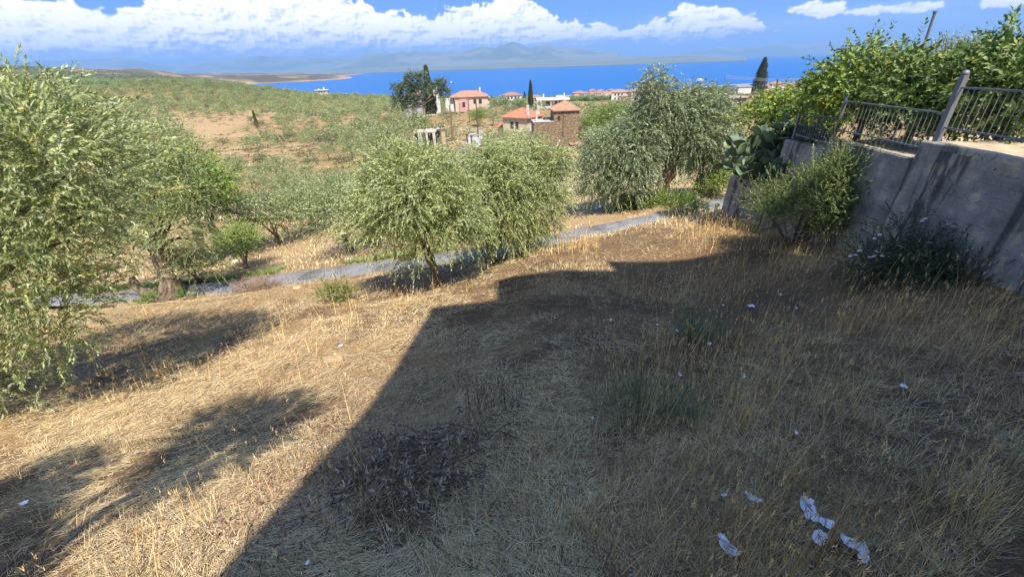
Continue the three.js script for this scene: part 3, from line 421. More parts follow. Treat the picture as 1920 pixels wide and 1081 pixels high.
// ------------------------------------------------------------------ prickly pear on the low wall
{
  const R = rng(77), base = V(9.95, CY - 4.35, -15.9), t = thing('prickly_pear', 'grey green prickly pear cactus spilling over the low end of the wall', 'cactus', base);
  const tex = noiseTex(256, (u, v) => { const a = pfbm(u, v, 6, 4, 121); const gx = (u * 9) % 1 - 0.5, gy = (v * 11 + (Math.floor(u * 9) % 2) * 0.5) % 1 - 0.5; const dot = smooth(0.16, 0.08, Math.hypot(gx, gy)) * 0.25; const q = 0.85 + (a - 0.5) * 0.5 - dot; return [q, q, q * 0.97]; });
  const mats = [[0.13, 0.20, 0.10], [0.17, 0.25, 0.13], [0.11, 0.17, 0.10], [0.22, 0.29, 0.15]].map((c) => std(lin(...c), { map: tex, roughness: 0.6 }));
  const geos = [0, 1, 2].map((k) => { const g = new THREE.SphereGeometry(1, 16, 12), p = g.attributes.position; for (let i = 0; i < p.count; i++) { let x = p.getX(i), y = p.getY(i), z = p.getZ(i); const w = 0.72 + 0.28 * smooth(-1, 0.5, y) - 0.08 * k * y; x *= 0.58 * w; z *= 0.075 * (1 - 0.3 * x * x); z += 0.10 * x * x * (k - 1) + 0.05 * y * y * (1 - k); p.setXYZ(i, x, (y + 1) / 2 * 1.0, z); } g.computeVertexNormals(); return g; });
  let n = 0; const pad = (p, dir, size, depth) => {
    if (n > 260) return; n++; const m = mesh('pad', geos[Math.floor(R() * 3)], mats[Math.floor(R() * 4)], t); m.position.copy(p); const q = new THREE.Quaternion().setFromUnitVectors(V(0, 1, 0), dir), q2 = new THREE.Quaternion().setFromAxisAngle(V(0, 1, 0), R() * Math.PI); m.quaternion.copy(q).multiply(q2); m.scale.set(size * (0.9 + R() * 0.25), size, size);
    if (depth < 1) return; const kids = R() < 0.35 ? 3 : 2; for (let i = 0; i < kids; i++) { const side = (i - (kids - 1) / 2) * 0.9 + (R() - 0.5) * 0.5; const e = V(Math.sin(side) * 0.5 * size * 0.95, (0.52 + 0.46 * Math.cos(side)) * size, 0).applyQuaternion(m.quaternion).add(p); const nd = dir.clone().add(V(Math.sin(side), 0.15, 0).applyQuaternion(m.quaternion)).add(rv(R).multiplyScalar(0.55)).normalize(); if (nd.y < -0.35) nd.y = -0.1; pad(e, nd.normalize(), size * (0.82 + R() * 0.2), depth - 1); }
  };
  for (const [x, z, dx, dz, s, dp, yy] of [[-0.45, 0.9, -0.5, 0.2, 0.50, 3], [0.1, 0.5, 0.1, 0.1, 0.52, 4], [-0.4, -0.3, -0.35, -0.2, 0.52, 3], [0.3, -0.6, 0.1, -0.3, 0.5, 3], [-0.45, 1.5, -0.4, 0.2, 0.46, 3], [0.0, 1.3, 0.2, 0.2, 0.55, 4], [-0.5, 0.4, -1.2, 0.3, 0.45, 2], [-0.5, 1.1, -1.3, 0.0, 0.42, 1], [-0.3, 0.1, -0.2, 0, 0.55, 4], [-0.2, 0.8, -0.2, 0.3, 0.48, 3, 0.95], [0.25, 0.3, 0.1, 0.1, 0.5, 3, 1.2], [-0.1, 1.2, 0.0, 0.3, 0.45, 2, 1.3], [0.35, 0.8, 0.2, 0, 0.46, 2, 1.6], [-0.35, -0.1, -0.3, 0, 0.46, 2, 1.1]]) pad(V(x, 0.05 + (yy || 0), z), V(dx, 1, dz).normalize(), s, dp);
  // two small pads growing at the foot of the wall end
  const b2 = ground(1325, 398), t2 = thing('prickly_pear', 'small dark prickly pear seedlings at the foot of the wall end', 'cactus', b2); const sm = (x, z, y, s, rz, k) => { const m = mesh('pad', geos[k], mats[2], t2); m.position.set(x, y, z); m.rotation.set(0.1, 0.4 * k, rz); m.scale.setScalar(s); };
  sm(0, 0, -0.03, 0.30, 0.1, 0); sm(0.02, 0, 0.24, 0.27, 0.6, 1); sm(-0.04, 0, 0.25, 0.30, -0.5, 2); sm(0.45, 0.05, -0.03, 0.34, 0.15, 1); sm(0.42, 0.05, 0.28, 0.26, -0.5, 0); sm(0.5, 0.02, 0.27, 0.28, 0.45, 2);
}

// ------------------------------------------------------------------ fruit trees behind the railing
const CITRUS = [[0.36, 0.25, 0.34, 0.045], [0.32, 0.17, 0.26, 0.04], [0.12, 0.48, 0.45, 0.05], [0.20, 0.10, 0.17, 0.03]];
const WALNUT = [[0.42, 0.13, 0.21, 0.045], [0.38, 0.20, 0.29, 0.06], [0.10, 0.32, 0.36, 0.08], [0.10, 0.09, 0.14, 0.03]];
function bigLeafTree(label, px, py, D, clumps, pal, seed, leaf, twigs, group, fruit) {
  const b = at(px, py, D); b.y = CY + (D < 9.1 ? -1.75 : D < 12.2 ? -2.2 : D < 14.2 ? -2.55 : -4.6);
  const t = makeTree('fruit_tree', label, 'fruit tree', b, clumps, [b.clone().add(V(0, -0.1, 0)), b.clone().add(V(0.05, 0.5, 0)), b.clone().add(V(0, 0.95, 0.05))], [0.11, 0.085, 0.07], { seed, twigs, len: 0.5, leaf, wid: leaf * 0.46, step: leaf * 0.62, droop: 1.3, lift: 0.7, pal, shell: 0.15, spread: 1.0, max: 60000 }, matGreen, group);
  // the outermost leaves one by one
  const R = rng(seed + 400), nL = 110, shapes = [0, 1, 2].map((k) => { const B = new Leaves(2); B.add(V(0, 0, 0), V(0, 0.25 * k - 0.3, 1).normalize(), V(1, 0, 0), 1, 0.46, 1, 1, 1, 0.3 - 0.2 * k); const g = B.build(); return g; }), mts = pal.map((p) => new THREE.MeshPhysicalMaterial({ color: lin(p[1], p[2], p[3]), side: THREE.DoubleSide, roughness: 0.5, transmission: 0.35, thickness: 0 }));
  for (let i = 0; i < nL; i++) { const c = clumps[Math.floor(R() * clumps.length)], u = rv(R); if (u.z < 0) u.z *= -1; const m = mesh('leaf', shapes[i % 3], mts[Math.floor(R() * mts.length)], t); m.position.copy(c[0]).addScaledVector(u, c[1] * (0.92 + R() * 0.12)).sub(b); m.rotation.set(0.6 + R() * 0.9, R() * 6.28, (R() - 0.5)); m.scale.setScalar(leaf * (0.9 + R() * 0.5)); }
  if (fruit) { const fg = new THREE.SphereGeometry(1, 12, 10), fm = std(lin(0.62, 0.42, 0.03), { roughness: 0.5 }); for (let i = 0; i < fruit; i++) { const c = clumps[Math.floor(R() * clumps.length)], u = rv(R); u.z = Math.abs(u.z); const m = mesh('fruit', fg, fm, t); m.position.copy(c[0]).addScaledVector(u, c[1]).sub(b); m.scale.setScalar(0.045 + R() * 0.015); } }
  return t;
}
bigLeafTree('yellow green quince tree with a few yellow fruits behind the prickly pear', 1470, 240, 16.5, [cl(1425, 212, 17.4, 0.4), cl(1470, 200, 17.4, 0.5), cl(1520, 190, 16.5, 0.5), cl(1450, 215, 16.5, 0.5), cl(1500, 215, 16, 0.6), cl(1400, 215, 17, 0.35), cl(1545, 200, 15.4, 0.6), cl(1450, 190, 18, 0.3), cl(1470, 225, 16.6, 0.6), cl(1510, 235, 15.6, 0.5), cl(1420, 225, 17.4, 0.45), cl(1490, 200, 17, 0.6), cl(1550, 225, 14.8, 0.45)], CITRUS, 301, 0.13, 800, 'fruit trees behind the railing', 7);
bigLeafTree('tall yellowing fruit tree in the middle of the railing', 1610, 240, 13.2, [cl(1580, 158, 13.4, 0.6), cl(1625, 135, 13.4, 0.5), cl(1608, 108, 13.6, 0.3), cl(1560, 190, 13.2, 0.6), cl(1640, 170, 12.8, 0.65), cl(1545, 150, 13.8, 0.28), cl(1600, 205, 12.6, 0.6), cl(1670, 140, 13, 0.5), cl(1550, 172, 13.6, 0.4)], CITRUS, 303, 0.13, 900, 'fruit trees behind the railing');
bigLeafTree('green fruit tree with drooping leaves beside the thick railing post', 1710, 240, 12, [cl(1698, 130, 12, 0.3), cl(1715, 165, 11.6, 0.5), cl(1685, 185, 11.6, 0.55), cl(1745, 150, 11.6, 0.4), cl(1700, 220, 11.2, 0.5), cl(1755, 190, 11, 0.55), cl(1780, 150, 11, 0.4)], WALNUT, 305, 0.14, 760, 'fruit trees behind the railing');
bigLeafTree('large dark fruit tree hanging over the railing at the right edge', 1880, 240, 9.6, [cl(1850, 148, 10.2, 0.45), cl(1905, 130, 10, 0.45), cl(1888, 95, 10.2, 0.25), cl(1850, 180, 9.9, 0.6), cl(1920, 170, 9.4, 0.6), cl(1815, 170, 10.4, 0.4), cl(1830, 220, 9.8, 0.45), cl(1900, 225, 9.2, 0.4), cl(1990, 170, 9, 0.7), cl(1795, 205, 10.4, 0.4)], WALNUT, 307, 0.13, 1300, 'fruit trees behind the railing');
{ const b = at(1795, 150, 17); b.y = CY - 3.2; makeTree('olive_tree', 'grey olive tree looking out behind the fruit trees on the right', 'olive tree', b, [cl(1760, 140, 17, 0.7), cl(1810, 128, 17, 0.65), cl(1850, 138, 17, 0.65), cl(1790, 160, 17, 0.8)], [b, b.clone().add(V(0, 1.2, 0)), b.clone().add(V(0.1, 2, 0))], [0.2, 0.15, 0.1], { seed: 19, twigs: 1500, len: 0.7, leaf: 0.10, wid: 0.03, step: 0.06, droop: 1, lift: 0.7, pal: OLIVE_COOL, max: 40000 }); }

// ------------------------------------------------------------------ shrubs, weeds and rushes on the slope
const SHRUB = [[0.45, 0.16, 0.22, 0.05], [0.30, 0.26, 0.31, 0.09], [0.15, 0.36, 0.37, 0.14], [0.10, 0.10, 0.15, 0.04]];
function shrub(name, label, cat, b, clumps, o, mat = matGreen, group) {
  const t = thing(name, label, cat, b, group), R = rng(o.seed), loc = clumps.map((c) => [c[0].clone().sub(b), c[1], c[2]]);
  const ps = []; loc.forEach((c, i) => ps.push(tube([V((R() - 0.5) * 0.15, -0.1, (R() - 0.5) * 0.15), c[0].clone().multiplyScalar(0.5).add(V(0, 0.05, 0)), c[0].clone()], [0.022, 0.014, 0.006], 5, 0.1, o.seed + i))); mesh('stem', mergeGeometries(ps), matBark, t);
  const B = new Leaves(o.max || 60000); crownOf(B, R, loc, o); mesh('foliage', B.build(), mat, t, 'stuff'); return t;
}
{
  const b = V(8.25, H(8.25, -11.2), -11.2);
  shrub('evergreen_bush', 'spreading green bush with upright sprays growing against the retaining wall', 'bush', b, [cl(1545, 380, 11.2, 0.55), cl(1500, 390, 11.4, 0.45), cl(1590, 350, 11.0, 0.5), cl(1600, 400, 10.6, 0.5), cl(1530, 345, 11.4, 0.35), cl(1460, 375, 12.2, 0.4), cl(1435, 395, 12.6, 0.35), cl(1425, 375, 12.8, 0.22), cl(1575, 310, 11.1, 0.25), cl(1620, 320, 10.9, 0.22), cl(1450, 410, 11.6, 0.35), cl(1550, 425, 10.8, 0.45), cl(1640, 370, 10.6, 0.3)], { seed: 501, twigs: 1700, len: 0.6, leaf: 0.05, wid: 0.024, step: 0.036, droop: -0.15, lift: 1.1, pal: SHRUB, shell: 0.2, max: 90000 });
  const w = V(7.4, H(7.4, -7.6), -7.6);
  const t = shrub('flowering_weed', 'dark tall weeds with small pinkish flower heads at the wall foot', 'weeds', w, [cl(1640, 500, 8, 0.42), cl(1700, 490, 7.8, 0.42), cl(1690, 540, 7.3, 0.4), cl(1760, 510, 7.3, 0.4), cl(1750, 560, 6.9, 0.35), cl(1810, 530, 6.9, 0.32), cl(1640, 545, 7.6, 0.3), cl(1690, 430, 8, 0.16, 1.8), cl(1830, 570, 6.6, 0.28)], { seed: 503, twigs: 1100, len: 0.5, leaf: 0.07, wid: 0.018, step: 0.04, droop: 0.2, lift: 1.2, pal: [[0.5, 0.075, 0.115, 0.045], [0.35, 0.12, 0.16, 0.065], [0.15, 0.19, 0.21, 0.10]], shell: 0.2, max: 60000 });
  const R = rng(9), fg = new THREE.SphereGeometry(1, 8, 6), fm = std(lin(0.62, 0.44, 0.46)), sm = std(lin(0.09, 0.11, 0.05));
  for (const [px, py] of [[1650, 440], [1640, 447], [1735, 410], [1730, 414], [1780, 420], [1788, 424], [1595, 480], [1605, 478], [1632, 482], [1640, 480], [1655, 480], [1690, 462], [1745, 455], [1735, 462], [1720, 470], [1690, 478], [1612, 470], [1645, 472]]) { const p = at(px, py, 7.6).sub(w); const h = mesh('flower_head', fg, fm, t); h.position.copy(p); h.scale.set(0.035 + R() * 0.02, 0.018, 0.035); h.rotation.z = R() - 0.5; const l = p.y + 0.3, s = mesh('stalk', new THREE.CylinderGeometry(0.004, 0.006, l, 5), sm, t); s.position.set(p.x, p.y - l / 2, p.z); }
  // bushes where the lane passes behind the crest
  const b3 = ground(1285, 405); shrub('evergreen_bush', 'low dark bush at the crest in front of the lane bend', 'bush', b3, [cl(1270, 375, -b3.z, 0.3), cl(1290, 385, -b3.z, 0.35), cl(1255, 390, -b3.z, 0.25), cl(1310, 392, -b3.z, 0.22)], { seed: 505, twigs: 420, len: 0.45, leaf: 0.075, wid: 0.035, step: 0.05, droop: 0.3, lift: 0.8, pal: WALNUT, shell: 0.2 });
  const b4 = ground(1200, 388); shrub('evergreen_bush', 'bright green brambles on the far verge below the spired olive', 'bush', b4, [cl(1195, 380, -b4.z, 0.5, 0.6), cl(1220, 378, -b4.z, 0.5, 0.6), cl(1175, 390, -b4.z, 0.4, 0.6), cl(1240, 372, -b4.z, 0.35, 0.6)], { seed: 507, twigs: 520, len: 0.5, leaf: 0.10, wid: 0.06, step: 0.07, droop: 0.8, lift: 0.6, pal: [[0.6, 0.17, 0.26, 0.04], [0.4, 0.27, 0.34, 0.06]], shell: 0.2 });
  const b5 = ground(1335, 368); shrub('evergreen_bush', 'bright green thicket behind the lane next to the wall end', 'bush', b5, [cl(1330, 350, -b5.z, 0.55), cl(1350, 345, -b5.z - 0.4, 0.6), cl(1310, 358, -b5.z, 0.3), cl(1345, 325, -b5.z + 0.5, 0.5)], { seed: 509, twigs: 500, len: 0.5, leaf: 0.11, wid: 0.06, step: 0.07, droop: 0.8, lift: 0.6, pal: [[0.5, 0.20, 0.28, 0.05], [0.5, 0.32, 0.37, 0.09]], shell: 0.2 });
  const b6 = ground(632, 566); shrub('evergreen_bush', 'small light green bush with two tall shoots on the sunny slope', 'bush', b6, [cl(630, 548, -b6.z, 0.26, 0.7), cl(650, 552, -b6.z, 0.22, 0.7), cl(610, 555, -b6.z, 0.2, 0.7), cl(605, 530, -b6.z, 0.09, 2.6), cl(634, 528, -b6.z, 0.09, 2.4)], { seed: 511, twigs: 260, len: 0.32, leaf: 0.05, wid: 0.026, step: 0.035, droop: 0, lift: 1.1, pal: [[0.5, 0.24, 0.28, 0.07], [0.5, 0.33, 0.34, 0.11]], shell: 0.2 });
  const b7 = ground(490, 545); shrub('dry_bush', 'rusty dry shrub at the near edge of the lane', 'bush', b7, [cl(485, 535, -b7.z, 0.28, 0.5), cl(510, 540, -b7.z, 0.25, 0.5), cl(460, 540, -b7.z, 0.25, 0.5)], { seed: 513, twigs: 330, len: 0.4, leaf: 0.05, wid: 0.016, step: 0.05, droop: -0.1, lift: 1, pal: [[0.5, 0.26, 0.15, 0.09], [0.5, 0.36, 0.22, 0.12]], shell: 0.1 }, matFar);
  const b8 = ground(300, 566); shrub('evergreen_bush', 'fresh green weeds sprouting round the twisted olive trunk', 'weeds', b8, [cl(290, 558, -b8.z, 0.16), cl(350, 552, -b8.z, 0.14), cl(275, 566, -b8.z, 0.14)], { seed: 515, twigs: 160, len: 0.3, leaf: 0.08, wid: 0.02, step: 0.05, droop: 0.3, lift: 1.2, pal: [[0.6, 0.17, 0.29, 0.05], [0.4, 0.26, 0.36, 0.08]], shell: 0.1 });
}
// blades: narrow bent strips for rushes and grasses
class Blades {
  constructor() { this.p = []; this.c = []; this.i = []; }
  add(b, dir, len, wid, bend, r, g, bl, segs = 2) { // dir: start direction; bend: how far the tip sinks
    const d = dir.clone().normalize(), s = V(d.z, 0, -d.x); if (s.lengthSq() < 1e-4) s.set(1, 0, 0); s.normalize(); const p = b.clone(), o = this.p.length / 3, st = len / segs;
    for (let k = 0; k <= segs; k++) { const w = wid * (1 - k / segs * 0.85) / 2; if (k < segs) { this.p.push(p.x + s.x * w, p.y + s.y * w, p.z + s.z * w, p.x - s.x * w, p.y - s.y * w, p.z - s.z * w); this.c.push(r, g, bl, r, g, bl); } else { this.p.push(p.x, p.y, p.z); this.c.push(r, g, bl); } p.addScaledVector(d, st); d.y -= bend / segs; d.normalize(); }
    for (let k = 0; k < segs; k++) { const a = o + k * 2; if (k < segs - 1) this.i.push(a, a + 1, a + 2, a + 1, a + 3, a + 2); else this.i.push(a, a + 1, a + 2); }
    return p;
  }
  build() { const g = new THREE.BufferGeometry(); g.setAttribute('position', new THREE.Float32BufferAttribute(this.p, 3)); g.setAttribute('color', new THREE.Float32BufferAttribute(this.c, 3)); g.setIndex(this.i); return g; }
}
const matGrass = std(lin(1, 1, 1), { vertexColors: true, side: THREE.DoubleSide, roughness: 0.85 });
for (const [px, py, lab, h, n, sd] of [[1300, 640, 'dark green rush clump in the shade, the farther of the two', 0.95, 460, 1], [1205, 780, 'dark green rush clump in the shade, the nearer of the two', 0.80, 620, 2]]) {
  const b = ground(px, py), t = thing('rush_clump', lab, 'rush', b, 'rush clumps on the shaded slope'), R = rng(600 + sd), B = new Blades();
  for (let i = 0; i < n; i++) { const a = R() * 6.283, r = Math.pow(R(), 0.6) * (sd === 2 ? 0.62 : 0.45), lean = 0.15 + R() * 0.85; const x = Math.cos(a) * r, z = Math.sin(a) * r * 0.7; const v = 0.7 + R() * 0.7, dry = R() < 0.12; B.add(V(x, H(b.x + x, b.z + z) - b.y - 0.02, z), V(Math.cos(a) * lean, 1, Math.sin(a) * lean), h * (0.5 + R() * 0.6), 0.0055, 0.35 * R(), (dry ? 0.35 : 0.085) * v, (dry ? 0.27 : 0.15) * v, (dry ? 0.14 : 0.06) * v, 3); }
  mesh('stalks', B.build(), matGrass, t, 'stuff');
}

// ------------------------------------------------------------------ heap of cut dead branches with curled leaves
{
  const c = ground(790, 880), t = thing('brush_heap', 'heap of cut dead branches with curled brown leaves at the shadow edge', 'branch heap', c), R = rng(701), B = new Leaves(12000);
  const put = (x, z, h) => V(x, H(c.x + x, c.z + z) - c.y + h, z);
  const tw = std(lin(0.105, 0.07, 0.052));
  const PAL = [[0.35, 0.145, 0.10, 0.055], [0.3, 0.24, 0.17, 0.10], [0.25, 0.42, 0.33, 0.21], [0.1, 0.06, 0.044, 0.03]];
  for (let i = 0; i < 74; i++) {
    const a = R() * 6.283, r = Math.sqrt(R()), x0 = Math.cos(a) * r * 0.85, z0 = Math.sin(a) * r * 0.75 - 0.1, up = 0.05 + R() * 0.30 * (1.2 - r), da = R() * 6.283, L = 0.35 + R() * 0.6, x1 = x0 + Math.cos(da) * L, z1 = z0 + Math.sin(da) * L;
    const p0 = put(x0, z0, up), p1 = put(lerp(x0, x1, 0.5) + (R() - 0.5) * 0.1, lerp(z0, z1, 0.5), up + R() * 0.16), p2 = put(x1, z1, 0.02 + R() * 0.22);
    const g = tube([p0, p1, p2], [0.005 + R() * 0.005, 0.0035, 0.0015], 5, 0.15, 900 + i); mesh('branch', g, tw, t);
    const cv = new THREE.CatmullRomCurve3([p0, p1, p2]); for (let k = 0; k < 24; k++) { const q = cv.getPoint(0.1 + 0.9 * R()), d = rv(R); d.y = d.y * 0.5 - 0.1; d.normalize(); const s = V(d.z, 0.3 * (R() - .5), -d.x).normalize(), cc = pick(PAL, R); B.add(q, d, s, 0.05 + R() * 0.05, 0.014 + R() * 0.014, ...cc, 0.7); }
  }
  mesh('dead_leaves', B.build(), matFar, t, 'stuff');
  // fallen curled leaves trailing away along the shadow edge
  const F = new Leaves(5000); for (let i = 0; i < 3000; i++) { const k = Math.pow(R(), 0.8), px = lerp(860, 440, k) + (R() + R() - 1) * 190, py = lerp(800, 985, k) + (R() + R() - 1) * 95; const g = ground(px, Math.min(py, 1079)); const d = rv(R); d.y *= 0.5; d.normalize(); g.y += 0.02 + R() * 0.03; F.add(g, d, V(d.z, 0.2, -d.x).normalize(), 0.035 + R() * 0.035, 0.012 + R() * 0.008, ...pick([[0.5, 0.36, 0.20, 0.12], [0.3, 0.22, 0.12, 0.075], [0.2, 0.46, 0.33, 0.24]], R), 0.6); }
  tag(mesh('fallen_leaves', F.build(), matFar, scene, 'stuff'), 'curled brown leaves scattered round the branch heap');
  // dead brown seed stems behind the heap
  const b = ground(925, 770), w = thing('dead_weed', 'dark brown dead weed stems standing behind the branch heap', 'weeds', b), W = new Blades(), L = new Leaves(3000);
  for (let i = 0; i < 60; i++) { const x = (R() - 0.5) * 0.8, z = (R() - 0.5) * 0.7, p = V(x, H(b.x + x, b.z + z) - b.y, z), e = W.add(p, V((R() - 0.5) * 0.5, 1, (R() - 0.5) * 0.5), 0.35 + R() * 0.5, 0.008, 0.2, 0.075, 0.045, 0.036, 3); for (let k = 0; k < 16; k++) { const q = p.clone().lerp(e, 0.45 + 0.55 * R()).addScaledVector(rv(R), 0.03), d = rv(R); L.add(q, d, V(d.z, 0.1, -d.x).normalize(), 0.03, 0.01, ...pick([[0.6, 0.08, 0.045, 0.036], [0.4, 0.13, 0.075, 0.055]], R)); } }
  mesh('stalks', W.build(), matGrass, w, 'stuff'); mesh('seed_heads', L.build(), matFar, w, 'stuff');
}

// ------------------------------------------------------------------ torn white paper scraps in the grass
{
  const R = rng(811), white = std(lin(0.84, 0.85, 0.87), { side: THREE.DoubleSide, roughness: 0.7 }), dark = std(lin(0.05, 0.045, 0.05)), red = std(lin(0.16, 0.03, 0.03));
  const torn = (seed, el) => { const Q = rng(seed), n = 36, m = 7, rad = [], pos = [0, 0, 0], idx = []; for (let i = 0; i < n; i++) { const a = i / n * 6.283; rad.push(0.5 * (0.78 + 0.35 * (vnoise(Math.cos(a) * 1.6 + seed, Math.sin(a) * 1.6, 3) - 0.3) - (Q() < 0.12 ? 0.2 : 0) + (Q() - 0.5) * 0.05)); }
    const up = (x, z) => 0.40 * x * x + 0.26 * z * Math.abs(z) + 0.07 * Math.sin(x * 6 + seed) + 0.05 * Math.abs(x + z * 0.6 - 0.05 * seed % 0.2);
    for (let k = 1; k <= m; k++) for (let i = 0; i < n; i++) { const a = i / n * 6.283, r = rad[i] * k / m, x = Math.cos(a) * r * el, z = Math.sin(a) * r; pos.push(x, up(x, z), z); } pos[1] = up(0, 0);
    for (let i = 0; i < n; i++) idx.push(0, 1 + (i + 1) % n, 1 + i); for (let k = 0; k < m - 1; k++) for (let i = 0; i < n; i++) { const a = 1 + k * n + i, b = 1 + k * n + (i + 1) % n; idx.push(a, b, a + n, b, b + n, a + n); }
    const g = new THREE.BufferGeometry(); g.setAttribute('position', new THREE.Float32BufferAttribute(pos, 3)); g.setIndex(idx); g.computeVertexNormals(); return g; };
  const geos = [1, 2, 3, 4, 5].map((k) => torn(820 + k, 0.7 + 0.25 * k));
  const scrap = (px, py, size, label, group, extra) => { const g = ground(px, py), t = thing('paper_scrap', label, 'paper scrap', V(g.x, g.y + 0.07, g.z), group, R() * 6.28); const m = mesh('sheet', geos[Math.floor(R() * 5)], white, t); m.scale.setScalar(size * 1.05); m.rotation.set((R() - 0.5) * 0.4, 0, (R() - 0.5) * 0.35);
    if (extra) { const m2 = mesh('sheet', geos[extra], white, t); m2.scale.setScalar(size * 0.75); m2.position.set(size * 0.55, 0.012, size * 0.25); m2.rotation.set(0.3, 1.9, 0.2); const st = mesh('printed_stripe', new RoundedBoxGeometry(size * 0.5, 0.004, size * 0.06, 1, 0.001), dark, t); st.position.set(0, size * 0.13 + 0.012, -size * 0.03); st.rotation.set(0.25, 0.4, 0.05); const s2 = mesh('printed_stripe', new RoundedBoxGeometry(size * 0.16, 0.004, size * 0.05, 1, 0.001), red, t); s2.position.set(size * 0.12, size * 0.13 + 0.014, size * 0.08); s2.rotation.y = 0.4; } };
  const G = 'torn paper scraps in the shaded grass';
  scrap(1512, 965, 0.125, 'largest torn white paper scrap with dark print, lower right', G, 2); scrap(1545, 990, 0.09, 'torn white paper scrap just below the largest one', G); scrap(1530, 1020, 0.085, 'torn white paper scrap beside a dark red bit near the bottom', G, 3); scrap(1592, 1030, 0.115, 'torn white paper scrap at the lower right end of the scrap cluster', G, 4); scrap(1365, 1038, 0.115, 'torn white paper scrap lying alone at the bottom, left of the cluster', G, 1); scrap(1408, 943, 0.075, 'oblong white paper scrap with dark stripes between dry stalks', G, 2); scrap(1354, 937, 0.045, 'small white paper scrap just left of the striped oblong one', G);
  for (const [px, py, s, l] of [[1405, 578, 0.1, 'larger of two white scraps lying together right of the far rush clump'], [1412, 580, 0.06, 'smaller of two white scraps lying together right of the far rush clump'], [1492, 582, 0.09, 'white scrap farthest right in the row beyond the far rush clump'], [1462, 557, 0.07, 'white scrap farthest up the slope towards the wall'], [1355, 577, 0.06, 'small white scrap just right of the far rush clump\'s tips'], [1145, 605, 0.06, 'white scrap farthest left of those near the far rush clump'], [1232, 613, 0.07, 'white scrap touching the left side of the far rush clump'], [1268, 625, 0.06, 'small white scrap between the stalks of the far rush clump'], [1328, 650, 0.085, 'white scrap at the foot of the far rush clump'], [1273, 708, 0.065, 'white scrap above the near rush clump'], [1393, 713, 0.05, 'tiny white scrap right of the near rush clump'], [1690, 733, 0.085, 'lone white scrap on the dark straw at the right'], [1110, 790, 0.05, 'tiny white scrap left of the near rush clump'], [1490, 820, 0.04, 'tiny white scrap between the rushes and the scrap cluster'], [640, 652, 0.07, 'white scrap on the sunny straw beside the ochre stone'], [52, 948, 0.06, 'white scrap in the dappled shade at the left edge'], [580, 1064, 0.03, 'tiny white scrap at the bottom below the branch heap'], [1040, 600, 0.05, 'tiny white scrap just inside the upper house shadow']]) scrap(px, py, s, l, G);
  const b = ground(1562, 1022); const m = thing('dead_leaf', 'dark red curled leaf among the white paper scraps', 'leaf', b); const lg = new THREE.SphereGeometry(0.05, 10, 6, 0, 6.28, 0, 1.5); lg.scale(1, 0.5, 0.55); mesh('blade', lg, std(lin(0.10, 0.02, 0.02), { side: THREE.DoubleSide }), m);
}
// pale weathered stump by the bushes, and stones
{
  const b = ground(1300, 398), D = -b.z, t = thing('tree_stump', 'pale grey rounded stump standing between the bushes at the lane bend', 'stump', b); const g = new THREE.CylinderGeometry(0.15, 0.26, 0.95, 14, 10), p = g.attributes.position; for (let i = 0; i < p.count; i++) { const y = p.getY(i), n = 1 + 0.3 * (fbm(p.getX(i) * 6 + 3, y * 2.5 + p.getZ(i) * 6, 3, 4) - 0.5); const cap = y > 0.42 ? 0.7 : 1; p.setXYZ(i, p.getX(i) * n * cap + 0.14 * y, y + 0.42, p.getZ(i) * n * cap); } g.computeVertexNormals(); mesh('trunk', g, std(lin(0.30, 0.29, 0.27), { bumpMap: barkBump, bumpScale: 0.04 }), t);
  const stone = (px, py, s, label, c) => { const q = ground(px, py), m = thing('stone', label, 'stone', q), g = new THREE.IcosahedronGeometry(1, 2), a = g.attributes.position; for (let i = 0; i < a.count; i++) { const f = 0.75 + 0.5 * fbm(a.getX(i) * 1.3 + px, a.getY(i) * 1.3 + a.getZ(i), 3, 5); a.setXYZ(i, a.getX(i) * f * s * 1.3, a.getY(i) * f * s * 0.7, a.getZ(i) * f * s); } g.computeVertexNormals(); mesh('rock', g, std(lin(...c), { bumpMap: barkBump, bumpScale: 0.03 }), m); };
  stone(628, 674, 0.16, 'flat ochre stone half sunk in the sunny straw', [0.34, 0.245, 0.13]); stone(556, 540, 0.12, 'small ochre stone at the near lane edge', [0.46, 0.33, 0.16]); stone(655, 487, 0.16, 'pale stone on the far lane verge', [0.5, 0.46, 0.40]); stone(1128, 390, 0.25, 'white stone block under the weeping branches across the lane', [0.62, 0.60, 0.56]); stone(200, 572, 0.35, 'brown rock beside the lane under the left olive', [0.22, 0.17, 0.12]); stone(440, 490, 0.14, 'pale stone under the light green shrub across the lane', [0.5, 0.47, 0.43]);
}

